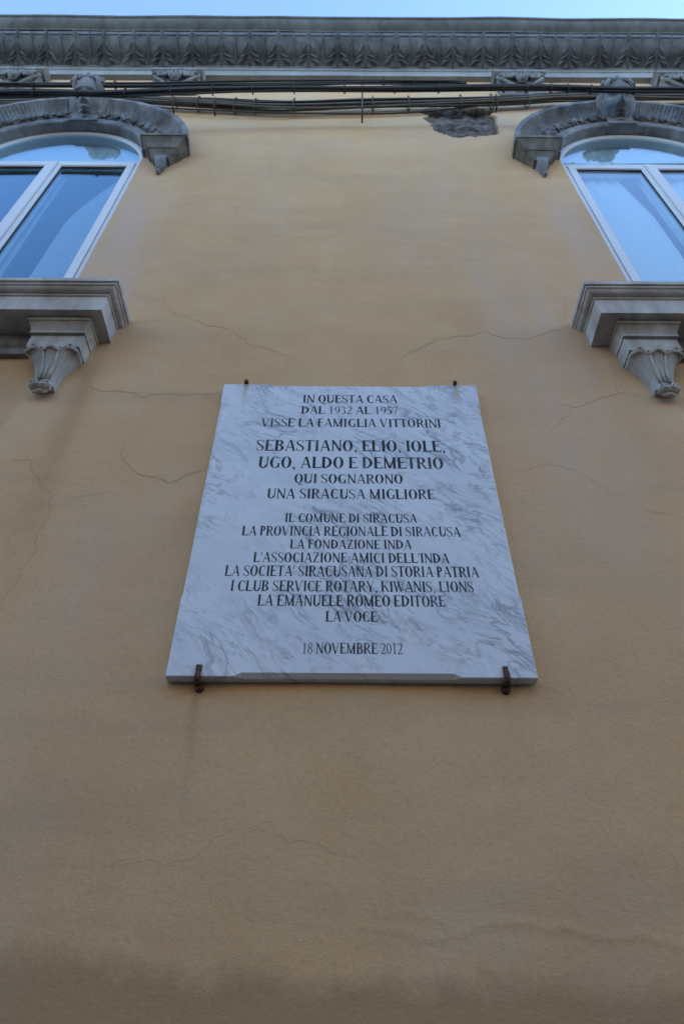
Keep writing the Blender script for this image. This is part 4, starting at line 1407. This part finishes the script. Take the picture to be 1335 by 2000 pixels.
clamp(.4235, PZ0, False, 'rusty iron strap hooked under the bottom edge of the plaque, at the right')

# ------------------------------------------------------------------ cable bundles
def bundle(name, pts, out, strands, mats, label, ties, seed, spread=1.0):
    """pts (x, z) metres; strands: list of (dz, dout, radius, wander)"""
    r = random.Random(seed)
    root = empty(name, Q(pts[0][0], 0, pts[0][1]))
    tag(root, label, 'cables')
    path_ = catmull([(x, z) for x, z in pts], 10)
    for s_i, (dz, do, rad, wan) in enumerate(strands):
        ph = [r.uniform(0, 6.28) for _ in range(4)]
        P_ = []
        for x, z in path_:
            wz = wan * (math.sin(x * 1.9 + ph[0]) + .5 * math.sin(x * 4.3 + ph[1]))
            wo = .35 * wan * math.sin(x * 2.7 + ph[2])
            P_.append(Q(x, max(.012, out + do + wo), z + dz + wz))
        bm = bmesh.new()
        tube(bm, P_, rad, 7)
        build('cable', bm, mats[s_i % len(mats)], root, True)
    xs = np.array([p[0] for p in path_]); zs_ = np.array([p[1] for p in path_])
    for x in ties:
        z = float(np.interp(x, xs, zs_))
        bm = bmesh.new()
        N = 12
        rz = max(abs(s[0]) for s in strands) + .014
        ro = max(abs(s[1]) for s in strands) + .014
        pts2 = [Q(x + .002 * math.sin(k), out + ro * math.cos(6.283 * k / N), z + rz * math.sin(6.283 * k / N)) for k in range(N + 1)]
        tube(bm, pts2, .0045, 5)
        build('tie', bm, M['tie'], root)
    return root
A = [(-3.6, 5.50), (-2.437, 5.498), (-1.893, 5.497), (-1.349, 5.496), (-.991, 5.527), (-.521, 5.56), (.101, 5.608), (.653, 5.607), (.80, 5.60), (.87, 5.57)]
bundle('upper_cable_bundle', A, .12, [(-.006, 0, .010, .005), (.010, .010, .008, .008), (.006, -.012, .007, .009), (-.014, -.006, .006, .013)], [M['cable']],
       'black cable bundle just under the cornice, highest of the three, ending before the broken plaster', [-2.2, -1.62, -1.05, -.72, -.3, .28, .5], 1)
B = [(-3.6, 5.06), (-2.27, 5.084), (-1.935, 5.09), (-1.593, 5.075), (-1.263, 5.114), (-.93, 5.153), (-.249, 5.2), (.44, 5.224), (.96, 5.245), (1.479, 5.244), (1.818, 5.217), (2.286, 5.226), (3.6, 5.24)]
B = [(x * .9774, z * .9774) for x, z in B]
bundle('long_cable_bundle', B, .216, [(0, 0, .0125, .002), (.016, .008, .010, .006), (-.012, .010, .010, .006), (.006, -.012, .009, .008), (-.018, -.006, .006, .016)], [M['cable']],
       'thick black cable bundle crossing the whole facade in front of both carved keystone heads', [-2.0, -1.72, -1.41, -1.12, -.86, -.6, -.33, .0, .33, .62, 1.05, 1.2, 1.36, 1.47, 1.62, 1.9], 2)
Cc = [(-3.6, 5.33), (-2.42, 5.378), (-1.962, 5.409), (-1.532, 5.428), (-1.233, 5.377), (-.977, 5.349), (-.508, 5.313), (.1, 5.368), (.77, 5.414), (1.196, 5.467), (1.519, 5.531), (1.951, 5.562), (2.457, 5.583), (3.6, 5.60)]
root = bundle('loose_cable_bundle', Cc, .046, [(0, 0, .017, .002), (-.045, -.006, .009, .016), (.03, .014, .009, .014), (-.085, -.014, .006, .035), (.055, .010, .007, .018), (-.025, .020, .009, .012), (.0, .026, .009, .006), (-.05, .012, .007, .02)], [M['conduit'], M['cable_b'], M['cable'], M['cable_b'], M['cable_b'], M['conduit'], M['cable']],
              'loosely tied brown and grey cables sagging above the plaster between the two arches', [-1.02, -.76, -.62, -.35, .2, .45, .82, 1.04, 1.3], 3)
def fixing(x, z, hgt):
    o = empty('wall_hook', Q(x, 0, z))
    bm = bmesh.new()
    tube(bm, [Q(x, -.01, z + hgt), Q(x, .07, z + hgt), Q(x, .085, z + hgt * .4), Q(x, .08, z - hgt), Q(x, .05, z - hgt * 1.6), Q(x, -.01, z - hgt * 1.7)], .006, 6)
    ob = build('hook', bm, M['rust'], o)
    return o
for x, z, lab in ((-1.19, 5.36, 'small rusty hook on the loose cables just right of the left arch'), (-.9, 5.34, 'rusty hook holding the loose cables, second one right of the left arch'), (1.07, 5.44, 'small rusty hook beside the right end of the broken plaster')):
    o = fixing(x, z, .045)
    tag(o, lab, 'hook', 'hooks carrying the cables')
rod = bmesh.new()
tube(rod, [Q(.127, .11, 5.72), Q(.127, .09, 5.55), Q(.124, .085, 5.3), Q(.122, .08, 5.16), Q(.121, -.01, 5.14)], [.005, .006, .006, .006, .006], 8)
ro = build('iron_rod', rod, M['cable_b'], None, True)
tag(ro, 'thin vertical brown iron rod hanging across the loose cables above the plaque', 'rod')
